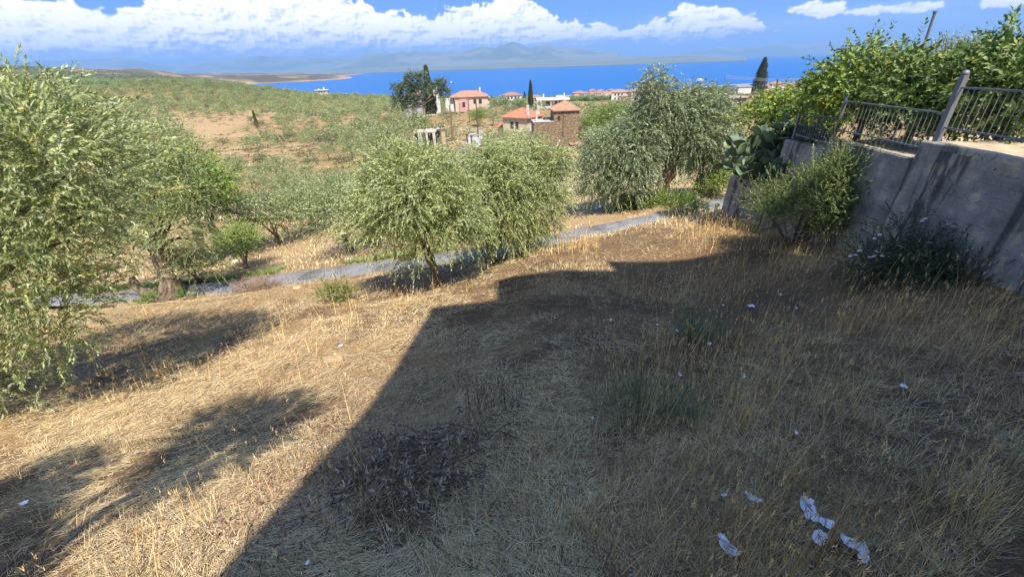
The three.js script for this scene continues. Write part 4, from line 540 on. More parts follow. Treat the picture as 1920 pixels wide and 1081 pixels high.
// ------------------------------------------------------------------ dry grass: single blades, many thousands
{
  const STRAW = (R) => { const t = R(), v = 0.8 + R() * 0.4; const c = t < 0.45 ? [0.54, 0.405, 0.205] : t < 0.76 ? [0.71, 0.565, 0.32] : t < 0.92 ? [0.24, 0.17, 0.105] : [0.48, 0.40, 0.17]; return [c[0] * v, c[1] * v, c[2] * v]; };
  const onLot = (x, z) => { const [d] = laneAt(x, z); if (d < LANE_W / 2 + 0.1) return false; if (-z > 1 && -z < 18 && x > wallX(z) - 0.06) return false; return true; };
  const beyond = (x, z) => { let b = 1e9, s = 0; for (const p of lanePts) { const d = (p.x - x) ** 2 + (p.z - z) ** 2; if (d < b) { b = d; s = z - p.z; } } return s < 0; };      // on the far side of the lane
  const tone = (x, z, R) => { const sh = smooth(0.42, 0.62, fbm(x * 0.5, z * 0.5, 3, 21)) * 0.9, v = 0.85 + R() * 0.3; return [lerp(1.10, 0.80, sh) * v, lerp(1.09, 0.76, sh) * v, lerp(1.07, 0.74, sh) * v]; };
  const st = (name, label, B) => tag(mesh(name, B.build(), matGrass, scene, 'stuff'), label);
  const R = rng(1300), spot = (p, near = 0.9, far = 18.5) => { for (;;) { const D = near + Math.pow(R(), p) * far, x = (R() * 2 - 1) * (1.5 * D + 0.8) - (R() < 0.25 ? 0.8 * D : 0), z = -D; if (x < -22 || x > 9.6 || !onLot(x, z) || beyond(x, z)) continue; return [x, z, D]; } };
  const up = (x, z) => { const e = 0.25; return V(H(x - e, z) - H(x + e, z), 2 * e, H(x, z - e) - H(x, z + e)).normalize(); };
  // straw lying in swirls
  let B = new Blades(); const t1 = V();
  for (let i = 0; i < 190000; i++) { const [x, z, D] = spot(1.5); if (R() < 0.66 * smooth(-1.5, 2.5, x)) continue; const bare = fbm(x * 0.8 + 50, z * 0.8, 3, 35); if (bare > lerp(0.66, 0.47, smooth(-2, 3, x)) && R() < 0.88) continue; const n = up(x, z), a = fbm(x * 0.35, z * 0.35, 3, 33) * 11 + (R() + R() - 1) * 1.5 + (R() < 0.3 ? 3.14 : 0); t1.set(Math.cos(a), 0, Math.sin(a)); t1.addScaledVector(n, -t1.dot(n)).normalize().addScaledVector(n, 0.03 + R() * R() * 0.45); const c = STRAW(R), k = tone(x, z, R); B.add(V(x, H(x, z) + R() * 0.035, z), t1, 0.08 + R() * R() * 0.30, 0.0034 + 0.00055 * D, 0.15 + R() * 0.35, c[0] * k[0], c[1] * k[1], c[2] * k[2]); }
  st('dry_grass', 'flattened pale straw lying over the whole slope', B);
  // short upright tufts
  B = new Blades();
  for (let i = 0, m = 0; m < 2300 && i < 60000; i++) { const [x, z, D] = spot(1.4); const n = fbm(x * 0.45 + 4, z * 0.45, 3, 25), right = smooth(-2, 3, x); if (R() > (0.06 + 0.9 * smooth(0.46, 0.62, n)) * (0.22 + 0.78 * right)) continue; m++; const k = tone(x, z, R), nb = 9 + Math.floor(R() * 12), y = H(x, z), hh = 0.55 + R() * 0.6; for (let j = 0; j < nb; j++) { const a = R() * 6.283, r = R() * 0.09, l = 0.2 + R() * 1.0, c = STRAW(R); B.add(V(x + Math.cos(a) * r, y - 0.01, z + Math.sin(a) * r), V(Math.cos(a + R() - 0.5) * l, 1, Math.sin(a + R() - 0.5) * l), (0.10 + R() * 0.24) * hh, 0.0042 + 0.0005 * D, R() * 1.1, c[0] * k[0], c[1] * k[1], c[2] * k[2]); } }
  st('dry_grass', 'short upright tufts of dry grass on the slope', B);
  // tall stalks with seed heads
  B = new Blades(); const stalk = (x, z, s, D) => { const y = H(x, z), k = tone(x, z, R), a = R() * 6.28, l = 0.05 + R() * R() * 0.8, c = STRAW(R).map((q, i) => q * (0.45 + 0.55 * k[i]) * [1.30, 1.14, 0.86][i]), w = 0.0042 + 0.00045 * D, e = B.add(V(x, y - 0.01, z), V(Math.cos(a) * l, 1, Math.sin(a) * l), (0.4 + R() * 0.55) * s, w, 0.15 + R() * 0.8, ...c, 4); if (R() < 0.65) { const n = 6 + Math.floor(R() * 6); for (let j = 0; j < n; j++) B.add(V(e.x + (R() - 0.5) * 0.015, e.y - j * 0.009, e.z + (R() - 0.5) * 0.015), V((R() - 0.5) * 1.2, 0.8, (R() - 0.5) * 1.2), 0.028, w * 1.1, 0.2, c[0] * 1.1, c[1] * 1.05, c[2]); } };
  for (let i = 0, m = 0; m < 4200 && i < 90000; i++) { const [x, z, D] = spot(1.35); const n = fbm(x * 0.4 + 30, z * 0.4, 3, 27), right = smooth(-1, 3.5, x); if (R() > (0.05 + 0.9 * smooth(0.48, 0.64, n)) * (0.12 + 0.88 * right)) continue; m++; stalk(x, z, 0.6 + R() * 0.5, D); }
  for (const [px, py, n, s] of [[1050, 470, 90, 0.8], [1090, 455, 80, 0.8], [1120, 455, 40, 0.6], [1330, 430, 150, 0.9], [1380, 440, 120, 0.8], [1300, 450, 70, 0.8], [1400, 800, 60, 0.9], [1480, 900, 40, 0.9], [1395, 980, 40, 0.9], [1290, 880, 20, 0.9], [1580, 620, 80, 0.8], [1650, 600, 80, 0.8], [1850, 600, 50, 0.9], [320, 690, 40, 0.6], [290, 700, 20, 0.8], [100, 720, 40, 0.8], [200, 705, 30, 0.6], [1090, 1000, 30, 0.8], [960, 950, 20, 0.9], [750, 560, 60, 0.6], [860, 560, 40, 0.5], [1700, 960, 25, 0.9], [1860, 960, 25, 1.0]]) for (let k = 0; k < n; k++) { const g = ground(px + (R() + R() - 1) * 55, py + (R() + R() - 1) * 24); if (onLot(g.x, g.z)) stalk(g.x, g.z, s * (0.5 + R() * 0.5), -g.z); }
  st('dry_grass', 'tall dry grass stalks with seed heads', B);
  // dark twigs, crumbs of earth and dry leaf bits between the straw
  { const Q = rng(1350), F = new Leaves(9000), parts = []; for (let i = 0; i < 8000; i++) { const [x, z, D] = spot(1.7, 0.9, 13), d = rv(Q); d.y *= 0.25; d.normalize(); const c = Q() < 0.5 ? [0.10, 0.075, 0.055] : Q() < 0.6 ? [0.26, 0.19, 0.12] : [0.46, 0.40, 0.31]; F.add(V(x, H(x, z) + 0.015 + Q() * 0.03, z), d, V(d.z, 0.2, -d.x).normalize(), 0.02 + Q() * 0.05, 0.012 + Q() * 0.012, ...c, 0.6); }
    st('leaf_litter', 'brown leaf bits and crumbs lying between the straw', F);
    for (let i = 0; i < 260; i++) { const [x, z] = spot(1.5, 0.9, 11), a = Q() * 6.28, L = 0.15 + Q() * 0.45, p = (t) => V(x + Math.cos(a) * L * t, H(x + Math.cos(a) * L * t, z + Math.sin(a) * L * t) + 0.02 + 0.03 * Q(), z + Math.sin(a) * L * t); parts.push(tube([p(0), p(0.5).add(V((Q() - .5) * .06, .02, (Q() - .5) * .06)), p(1)], [0.006, 0.004, 0.002], 4, 0.1, 7000 + i)); }
    tag(mesh('twigs', mergeGeometries(parts), std(lin(0.12, 0.085, 0.06)), scene, 'stuff'), 'thin dark twigs fallen on the slope'); }
  // verge beyond the lane, and the field behind it
  B = new Blades(); for (let i = 0; i < 34000; i++) { const t = 0.05 + 0.42 * R(), p = laneCurve.getPointAt(t), tg = laneCurve.getTangentAt(t), off = LANE_W / 2 + 0.15 + Math.abs(R() + R() - 1) * 1.5, x = p.x + tg.z * off, z = p.z - Math.abs(tg.x) * off; if (fbm(x * 0.5, z * 0.5, 3, 29) < 0.36) continue; const v = 0.7 + R() * 0.6, a = R() * 6.28; B.add(V(x, H(x, z), z), V(Math.cos(a) * 0.7, 1, Math.sin(a) * 0.7), 0.08 + R() * 0.14, 0.016, 0.6, 0.16 * v, 0.21 * v, 0.055 * v); }
  st('verge_grass', 'short green grass along the far edge of the lane', B);
  B = new Blades(); for (let i = 0; i < 5000; i++) { const t = 0.05 + 0.8 * R(), p = laneCurve.getPointAt(t), tg = laneCurve.getTangentAt(t), sd = R() < 0.5 ? 1 : -1, off = (LANE_W / 2 - 0.12 + Math.abs(R() + R() - 1) * 0.5) * sd, x = p.x + tg.z * off, z = p.z - tg.x * off; if (fbm(x * 1.2, z * 1.2, 2, 37) < 0.42) continue; const c = STRAW(R), a = R() * 6.28; B.add(V(x, Math.max(H(x, z), p.y - 0.05), z), V(Math.cos(a) * 0.8, 1, Math.sin(a) * 0.8), 0.08 + R() * 0.16, 0.014, 0.5, ...c); }
  st('dry_grass', 'dry grass creeping over both edges of the lane', B);
  B = new Blades(); for (let i = 0; i < 26000; i++) { const D = 16.5 + R() * 36, x = (R() * 2 - 1) * 1.2 * D, z = -D; if (!onLot(x, z) || fbm(x * 0.2, z * 0.2, 3, 31) < 0.44) continue; const c = STRAW(R), k = tone(x, z, R), a = R() * 6.28; B.add(V(x, H(x, z), z), V(Math.cos(a) * (0.4 + R()), 1, Math.sin(a)), 0.12 + R() * 0.2, 0.02 + 0.0008 * D, 0.6, c[0] * k[0], c[1] * k[1], c[2] * k[2]); }
  st('field_grass', 'dry grass in the olive field beyond the lane', B);
}

// ------------------------------------------------------------------ farther olive trees and shrubs
const occupied = [];                               // [x, z, radius] kept free for buildings and tracks
const pads = (px, py, D, r) => { const p = at(px, py, D); occupied.push([p.x, p.z, r]); };
[[875, 200, 178, 11], [795, 205, 190, 10], [965, 250, 112, 8], [1050, 260, 100, 7], [1020, 250, 100, 5], [1040, 200, 205, 11], [805, 262, 72, 5], [888, 262, 85, 3.5], [888, 255, 95, 3.5], [890, 250, 105, 3.5], [893, 245, 118, 4], [1375, 195, 170, 8], [603, 180, 470, 22], [975, 262, 92, 9], [965, 262, 80, 7], [1045, 275, 80, 6], [800, 215, 160, 10], [870, 205, 160, 9], [1040, 202, 180, 9], [790, 268, 60, 5], [1040, 205, 120, 6], [1040, 205, 145, 7], [1040, 205, 165, 8], [1000, 262, 70, 6], [808, 195, 182, 4]].forEach((a) => pads(...a));
function protoTree(name, seed, h, w, nClump, twigs, leaf, step, pal, trunkH, o = {}) {
  const R = rng(seed), g = new THREE.Group(), cls = []; for (let i = 0; i < nClump; i++) { const a = R() * 6.283, r = Math.sqrt(R()) * w * 0.32; cls.push([V(Math.cos(a) * r, h * (0.42 + 0.34 * R()), Math.sin(a) * r), w * (0.2 + R() * 0.1), 0.9]); }
  cls.push([V(0, h * 0.62, 0), w * 0.33, 0.8]);
  const parts = [tube([V(0, -0.3, 0), V((R() - 0.5) * 0.2, trunkH * 0.5, 0), V((R() - 0.5) * 0.3, trunkH, (R() - 0.5) * 0.2)], [0.24, 0.17, 0.12], 6, 0.2, seed)]; if (o.limbs !== 0) limbsTo(parts, V(0, trunkH, 0), cls.slice(0, 3), 0.12, seed);
  const B = new Leaves(30000); crownOf(B, R, cls, { twigs, len: h * 0.24, leaf, wid: leaf * 0.42, step, droop: 0.9 / h * 2, lift: 0.6, pal, shell: 0.35, ...o });
  const m1 = new THREE.Mesh(mergeGeometries(parts), matBark), m2 = new THREE.Mesh(B.build(), matFar); m1.name = 'trunk'; m2.name = 'crown'; m2.userData.kind = 'stuff'; for (const m of [m1, m2]) { m.castShadow = m.receiveShadow = true; g.add(m); } g.userData.tris = B.n * 2; return g;
}
const PAL_MID = [[0.45, 0.15, 0.185, 0.07], [0.34, 0.255, 0.295, 0.125], [0.21, 0.38, 0.42, 0.21]], PAL_DK = [[0.5, 0.075, 0.105, 0.045], [0.35, 0.12, 0.155, 0.065], [0.15, 0.17, 0.21, 0.09]], PAL_LG = [[0.5, 0.20, 0.27, 0.06], [0.5, 0.29, 0.35, 0.09]];
const nearProtos = [0, 1].map((k) => protoTree('n', 2050 + k, 3.5, 4.6, 10, 760, 0.14, 0.12, PAL_MID, 0.6, { len: 0.75 })), midProtos = [0, 1, 2].map((k) => protoTree('m', 2000 + k, 3.6, 4.6, 8, 290, 0.20, 0.18, PAL_MID, 0.9)), farProtos = [0, 1, 2, 3].map((k) => protoTree('f', 2100 + k, 3.8, 4.4, 5, 105, 0.42, 0.33, PAL_MID, 0.8, { limbs: 0 })), darkProtos = [0, 1].map((k) => protoTree('d', 2200 + k, 2.6, 3.2, 5, 90, 0.36, 0.3, PAL_DK, 0.3, { limbs: 0 }));
function plant(proto, name, label, cat, group, pos, s, turn, sy = 1) { const c = proto.clone(); c.name = numbered(name); scene.add(c); c.position.copy(pos); c.rotation.y = turn; c.scale.set(s, s * sy, s); c.userData = {}; tag(c, label, cat, group); return c; }
{
  const R = rng(2300);
  // the ones the photograph shows singly, between the lane and the valley floor: foot pixel, height in pixels
  const listed = [[655, 472, 140, 'round silvery olive tree across the lane, left of the middle trees'], [522, 458, 118, 'tall shrubby olive tree beyond the lane behind the light green shrub'], [372, 530, 78, 'low olive shoots at the far edge of the lane on the left'], [590, 432, 95, 'olive tree behind the tall shrubby one'], [565, 405, 72, 'olive tree half hidden behind the tall shrubby olive across the lane'], [428, 380, 72, 'small olive tree with a bare leaning trunk in the valley'], [480, 368, 52, 'olive tree on open ground up the valley above the light green shrub'], [540, 382, 60, 'olive tree on the valley floor just above the tall shrubby olive'], [622, 402, 78, 'silvery olive tree above the round one left of the middle trees'], [692, 402, 85, 'silvery olive tree half covered by the left edge of the weeping middle tree'], [642, 366, 58, 'olive tree in the second row above the round silvery one'], [583, 352, 46, 'small olive tree on the valley floor under the tan terrace bank'], [500, 345, 42, 'small olive tree on the left valley floor, under the terraces'], [440, 337, 44, 'small olive tree by the bare tan bank right of the left crowns'], [402, 410, 62, 'olive tree touching the right edge of the twisted olive\'s crown'], [472, 400, 46, 'low olive tree directly above the light green feathery shrub'], [722, 335, 62, 'olive tree rising behind the top left of the weeping middle tree'], [702, 292, 52, 'olive tree on the tan slope left of the ruin'], [662, 302, 42, ''], [618, 300, 36, 'small dark olive tree alone on the tan terrace slope'], [588, 271, 30, 'right one of a pair of small bare trunked olives on the tan terrace'], [572, 268, 26, 'left one of a pair of small bare trunked olives on the tan terrace'], [662, 276, 36, ''], [735, 290, 60, 'olive tree with tall shoots just left of the ruin'], [760, 262, 34, 'small olive tree behind the ruin\'s left corner'], [700, 262, 34, ''], [1042, 272, 58, 'round grey olive tree in front of the stone tower'], [985, 280, 40, 'olive tree in front of the yellow house'], [945, 276, 38, 'olive tree left of the yellow house'], [920, 272, 30, 'small olive tree right of the far track'], [1000, 285, 40, 'olive tree in front of the stone house\'s terrace wing'], [1085, 262, 40, 'olive tree against the right side of the stone tower'], [1120, 300, 60, 'olive tree between the stone tower and the broad dark olive'], [1095, 240, 30, ''], [850, 262, 26, 'small olive tree between the ruin and the rusty pole'], [840, 232, 30, 'olive tree on the bank above the ruin'], [925, 235, 30, 'olive tree by the track left of the yellow house'], [905, 220, 24, 'small olive tree below the pink house\'s right end'], [945, 228, 24, ''], [760, 240, 30, ''], [780, 235, 26, ''], [735, 235, 26, '']];
  for (const [px, py, hp, lab] of listed) { const g = ground(px, py), D = -g.z, top = at(px, py - hp, D).y; const s = Math.max(0.35, (top - g.y) / 4.1); plant(D < 48 ? nearProtos[Math.floor(R() * 2)] : midProtos[Math.floor(R() * 3)], 'olive_tree', lab || 'olive tree growing singly in the valley beyond the lane', 'olive tree', lab ? 'olive trees beyond the lane' : 'single olive trees in the valley', g, s, R() * 6.28); occupied.push([g.x, g.z, s * 2.0]); }
  const bsh = protoTree('b', 2400, 2.6, 2.6, 5, 620, 0.10, 0.075, PAL_LG, 0.3); const bg = ground(463, 502), bs = (at(463, 415, -bg.z).y - bg.y) / 2.9; plant(bsh, 'broom_shrub', 'light green feathery shrub just beyond the lane', 'shrub', null, bg, bs, 0);
  // the walnut-like trees right of the tower
  const wal = protoTree('w', 2500, 5.5, 5, 8, 500, 0.22, 0.2, [[0.5, 0.12, 0.19, 0.035], [0.5, 0.20, 0.26, 0.05]], 1); for (const [px, py, hp, l] of [[1135, 268, 80, 'green leafy tree right of the stone tower'], [1175, 262, 72, 'green leafy tree behind the spired olive'], [1110, 262, 50, 'smaller green leafy tree beside the stone tower'], [895, 238, 36, 'bright green bushy tree at the bend of the far track']]) { const g = ground(px, py), top = at(px, py - hp, -g.z).y; plant(wal, 'leafy_tree', l, 'tree', 'leafy trees among the houses', g, (top - g.y) / 6, R() * 6); }
  // bright green pine showing between the left olive crowns
  const pine = protoTree('p', 2600, 5, 2.4, 8, 600, 0.12, 0.10, [[0.6, 0.16, 0.25, 0.035], [0.4, 0.24, 0.33, 0.05]], 1.4, { droop: -0.2, len: 0.5 }); for (const [px, py, D, r, l] of [[322, 235, 24, 1.3, 'bright green pine behind the left olive crowns, right one'], [262, 168, 22, 1.2, 'bright green pine behind the left olive crowns, left one']]) { const p = at(px, py, D), y = H(p.x, p.z); plant(pine, 'pine_tree', l, 'pine tree', null, V(p.x, y, p.z), (p.y - y) / 5.2, R() * 6); }

  // rows over the valley and the hill
  const cand = []; const free = (x, z) => { for (const o of occupied) if ((o[0] - x) ** 2 + (o[1] - z) ** 2 < (o[2] + 1) ** 2) return false; return true; };
  for (let gx = -400; gx < 210; gx++) for (let gz = 7; gz < 96; gz++) {
    const sp = 6.3, x = (gx + (R() - 0.5) * 0.6) * sp, z = -(gz + (R() - 0.5) * 0.6) * sp, D = -z, az = Math.atan2(x, D); if (D < 40 || D > 520 || az < -0.98 || az > 0.62) continue; if (az > 0.06 && D > 175) continue;
    const y = H(x, z); if (y < 10 || !free(x, z)) continue; const n = fbm(x * 0.03, z * 0.03, 4, 45), m = fbm(x * 0.09, z * 0.09, 3, 47); const val = smooth(215, 260, D); const dens = lerp(smooth(0.40, 0.60, n) * lerp(0.92, 0.75, smooth(70, 110, D)), smooth(0.20, 0.36, n) * 0.98, val);
    if (R() > dens) continue; const dark = R() < lerp(0.34, 0.12, val) * (m > 0.5 ? 1.8 : 0.6); cand.push([x, y - 0.1, z, lerp(0.6, 1.1, R()) * (D > 230 ? 1.12 : D > 60 ? 1.25 : 1.0), dark, D, R() * 6.283, 0.8 + R() * 0.4]);
  }
  cand.sort((a, b) => a[3] / -a[2] < b[3] / -b[2] ? 1 : -1);
  const rest = [];
  cand.forEach((c, i) => { if (i < 250) { const D = c[5]; plant(c[4] ? darkProtos[i % 2] : D < 75 ? midProtos[i % 3] : farProtos[i % 4], c[4] ? 'dark_shrub' : 'olive_tree', c[4] ? 'dark green shrub on the terraced slope of the valley' : D < 120 ? 'olive tree on the terraced banks of the valley' : 'small far olive tree in the groves of the valley slope', c[4] ? 'shrub' : 'olive tree', c[4] ? 'dark shrubs on the valley slope' : D < 120 ? 'olive trees on the terraced banks' : 'far olive trees of the valley groves', V(c[0], c[1], c[2]), c[3], c[6], c[7]); } else rest.push(c); });
  const m4 = new THREE.Matrix4(), q = new THREE.Quaternion(), UP = V(0, 1, 0);
  const inst = (name, label, geo, list, tint) => { const im = new THREE.InstancedMesh(geo, matFar, list.length); im.name = numbered(name); list.forEach((c, i) => { q.setFromAxisAngle(UP, c[6]); im.setMatrixAt(i, m4.compose(V(c[0], c[1], c[2]), q, V(c[3], c[3] * c[7], c[3]))); const v = 0.85 + R() * 0.35; im.setColorAt(i, new THREE.Color(v * tint[0], v * tint[1], v * tint[2])); }); im.castShadow = im.receiveShadow = true; tag(im, label, null, null, 'stuff'); scene.add(im); };
  const crown = (p) => p.children[1].geometry;
  [0, 1, 2, 3].forEach((k) => inst('olive_grove', 'far olive groves covering the valley slope and the hill', crown(farProtos[k]), rest.filter((c, i) => !c[4] && i % 4 === k), [1.05, 1.05, 1.0]));
  [0, 1].forEach((k) => inst('dark_scrub', 'dark scrub between the far olive groves', crown(darkProtos[k]), rest.filter((c, i) => c[4] && i % 2 === k), [1, 1, 1]));
  // low dry scrub and tufts over the fields
  { const Q = rng(2700), lows = [0, 1].map((k) => { const B = new Leaves(80), q = rng(2710 + k); for (let i = 0; i < 34; i++) { const a = q() * 6.28, r = Math.sqrt(q()) * 0.55, d = V(Math.cos(a) * 0.8, 0.5 + q(), Math.sin(a) * 0.8).normalize(), v = 0.7 + q() * 0.6; B.add(V(Math.cos(a) * r, 0, Math.sin(a) * r), d, V(-d.z, 0, d.x).normalize(), 0.3 + q() * 0.35, 0.09, v, v, v); } return B.build(); });
    const list = [[], []]; for (let i = 0; i < 30000; i++) { const D = 34 + Math.pow(Q(), 1.15) * 300, az = -0.95 + Q() * 1.35, x = Math.tan(az) * D, z = -D; if (fbm(x * 0.05, z * 0.05, 4, 49) < 0.40 + Q() * 0.12) continue; const y = H(x, z); if (y < 12) continue; list[i % 2].push([x, y - 0.03, z, 0.5 + Q() * 1.1, Q() < 0.45, D, Q() * 6.28, 0.8]); if (list[0].length > 6500) break; }
    [0, 1].forEach((k) => { const im = new THREE.InstancedMesh(lows[k], matFar, list[k].length); im.name = numbered('field_scrub'); list[k].forEach((c, i) => { q.setFromAxisAngle(UP, c[6]); im.setMatrixAt(i, m4.compose(V(c[0], c[1], c[2]), q, V(c[3], c[3] * 0.8, c[3]))); const v = 0.8 + Q() * 0.4; im.setColorAt(i, c[4] ? new THREE.Color(0.20 * v, 0.205 * v, 0.10 * v) : new THREE.Color(0.40 * v, 0.32 * v, 0.18 * v)); }); im.castShadow = im.receiveShadow = true; tag(im, 'low dry scrub and grass tufts over the valley fields', null, null, 'stuff'); scene.add(im); }); }
  // scrub on the hills behind and round the town
  const scr = []; for (let i = 0; i < 26000; i++) { const D = 420 + Math.pow(R(), 1.3) * 1700, az = -1.05 + R() * 1.75, x = Math.tan(az) * D, z = -D; const y = H(x, z); if (y < 4) continue; if (az > -0.2 && R() < 0.35) continue; if (az > 0.05 && D > 560 && R() < 0.93) continue; if (fbm(x * 0.006, z * 0.006, 5, 19) < 0.34 + R() * 0.12) continue; const q = Math.hypot((x + 860) / 150, (z + 1460) / 170); if (q < 1) continue; scr.push([x, y - 0.4, z, 1.0 + R() * 1.3, 0, D, R() * 6.28, 0.7]); if (scr.length > 11000) break; }
  [0, 1].forEach((k) => inst('hill_scrub', 'grey green scrub and trees on the hills near the shore', crown(k ? darkProtos[0] : farProtos[1]), scr.filter((c, i) => i % 2 === k), [0.85, 0.95, 0.9]));
}
// ------------------------------------------------------------------ cypresses and the oak
function cypress(px, pyTop, pyBase, D, wpx, label, seed, n = 2600, dark = 1) {
  const b = at(px, pyBase, D), top = at(px, pyTop, D); const h = top.y - b.y, w = wpx * D / 860; const t = thing('cypress_tree', label, 'cypress', V(b.x, b.y - 1, b.z), 'cypress trees'), R = rng(seed), B = new Leaves(n);
  mesh('trunk', tube([V(0, -0.5, 0), V(0, h * 0.5, 0), V(0, h * 0.95, 0)], [0.22, 0.12, 0.03], 6, 0.1, seed), matBark, t);
  const lf = h * 0.055; for (let i = 0; i < n; i++) { const u = Math.pow(R(), 0.75), a = R() * 6.283, prof = Math.pow(1 - u, 0.62) * smooth(-0.25, 0.06, u) * (0.6 + 0.8 * fbm(a * 1.2 + seed, u * 9, 3, 5)), r = w / 2 * prof * (0.55 + 0.5 * Math.sqrt(R())); const p = V(Math.cos(a) * r, 0.6 + u * (h + 0.2) * 0.97, Math.sin(a) * r), d = V(Math.cos(a) * 0.35 + (R() - .5) * .3, 1, Math.sin(a) * 0.35 + (R() - .5) * .3).normalize(), s = V(-Math.sin(a), 0.1 * (R() - .5), Math.cos(a)).normalize(), v = (0.7 + R() * 0.7) * dark; B.add(p, d, s, lf * (0.6 + R() * 0.8), lf * 0.36, 0.075 * v, 0.098 * v, 0.034 * v); }
  mesh('crown', B.build(), matFar, t, 'stuff'); return t;
}
cypress(808, 122, 214, 184, 24, 'tall pointed cypress in front of the oak', 3001, 5600, 1.35); cypress(995, 150, 206, 212, 12, 'tall slim cypress between the yellow house and the white flat house', 3002, 3000, 0.8); cypress(1421, 108, 172, 360, 26, 'broad pointed cypress by the harbour', 3003, 4200, 0.7);
[[947, 182, 202, 8], [958, 178, 202, 9], [968, 181, 202, 8], [976, 178, 200, 10], [984, 171, 202, 10], [922, 178, 198, 5], [940, 184, 202, 6], [952, 186, 203, 10]].forEach(([x, t, b, w], i) => cypress(x, t, b, 300 + i * 7, w, 'small dark cypress in the far row above the sea', 3010 + i, 700, 0.75)); cypress(483, 205, 240, 175, 9, 'lone dark young cypress on the valley slope', 3030, 900, 0.7);
{
  const D = 176, b = at(795, 212, D), R = rng(3100); b.y = H(b.x, b.z) - 0.3;
  const DK = [[0.5, 0.08, 0.12, 0.065], [0.35, 0.13, 0.175, 0.09], [0.15, 0.20, 0.25, 0.13]];
  makeTree('oak_tree', 'big dark oak in front of the white house beside the tall cypress', 'oak tree', b, [cl(775, 152, D, 2.6), cl(760, 172, D, 2.8), cl(785, 175, D, 2.6), cl(748, 190, D, 2.2), cl(770, 195, D, 2.4), cl(820, 165, D + 4, 2.2), cl(832, 175, D + 4, 1.8), cl(828, 158, D + 4, 1.4), cl(742, 165, D, 1.2), cl(790, 145, D, 1.4)], [b, b.clone().add(V(0.2, 2.5, 0)), b.clone().add(V(0, 5, 0))], [0.6, 0.45, 0.3], { seed: 3101, twigs: 2100, len: 1.5, leaf: 0.5, wid: 0.28, step: 0.36, droop: 0.4, lift: 0.5, pal: DK, shell: 0.35, max: 30000 }, matFar);
}

// ------------------------------------------------------------------ buildings
const plasterTex = noiseTex(256, (u, v) => { const a = pfbm(u, v, 6, 5, 151); const q = 0.86 + (a - 0.5) * 0.22; return [q, q, q]; }); plasterTex.repeat.set(0.25, 0.25);
const plaster = (r, g, b) => std(lin(r, g, b), { map: plasterTex });
const stoneTex = noiseTex(512, (u, v) => { const row = Math.floor(v * 22), off = hash2(row, 1, 4) , n = 11 + Math.floor(hash2(row, 2, 4) * 5), cx = u * n + off * 3, ix = Math.floor(cx) % n, fx = cx - Math.floor(cx), fy = v * 22 - row; const e = Math.min(fx, 1 - fx) * 22 / n * 1.2, f = Math.min(fy, 1 - fy); const j = smooth(0.04, 0.16, Math.min(e, f)); const t = hash2(ix, row, 9), a = pfbm(u, v, 32, 4, 161); const c = t < 0.4 ? [0.72, 0.60, 0.46] : t < 0.75 ? [0.62, 0.52, 0.41] : t < 0.9 ? [0.80, 0.70, 0.56] : [0.56, 0.50, 0.44]; const k = (0.8 + (a - 0.5) * 0.5) * lerp(0.72, 1, j); return c.map((x) => x * k); }); stoneTex.repeat.set(1 / 4.2, 1 / 4.2);
const matStone = new THREE.MeshStandardMaterial({ map: stoneTex, roughness: 1 }), matGlass = std(lin(0.03, 0.04, 0.05), { roughness: 0.15 }), matWood = std(lin(0.12, 0.07, 0.04)), matWhite = plaster(0.80, 0.78, 0.74), matBlue = std(lin(0.16, 0.28, 0.52));
const tileMats = [[0.50, 0.21, 0.12], [0.50, 0.29, 0.19], [0.40, 0.235, 0.175]].map((c) => std(lin(...c), { map: plasterTex }));
function boxUV(w, h, d) { const g = new THREE.BoxGeometry(w, h, d), p = g.attributes.position, n = g.attributes.normal, u = g.attributes.uv; for (let i = 0; i < p.count; i++) { const nx = Math.abs(n.getX(i)), ny = Math.abs(n.getY(i)); u.setXY(i, nx > 0.5 ? p.getZ(i) : p.getX(i), ny > 0.5 ? p.getZ(i) : p.getY(i)); } return g; }
function boxAt(name, w, h, d, x, y, z, m, parent) { const o = mesh(name, boxUV(w, h, d), m, parent); o.position.set(x, y, z); return o; }    // y: bottom
function wallBox(name, w, h, d, x, y, z, m, parent) { const g = boxUV(w, h, d); g.translate(0, h / 2, 0); const o = mesh(name, g, m, parent); o.position.set(x, y, z); return o; }
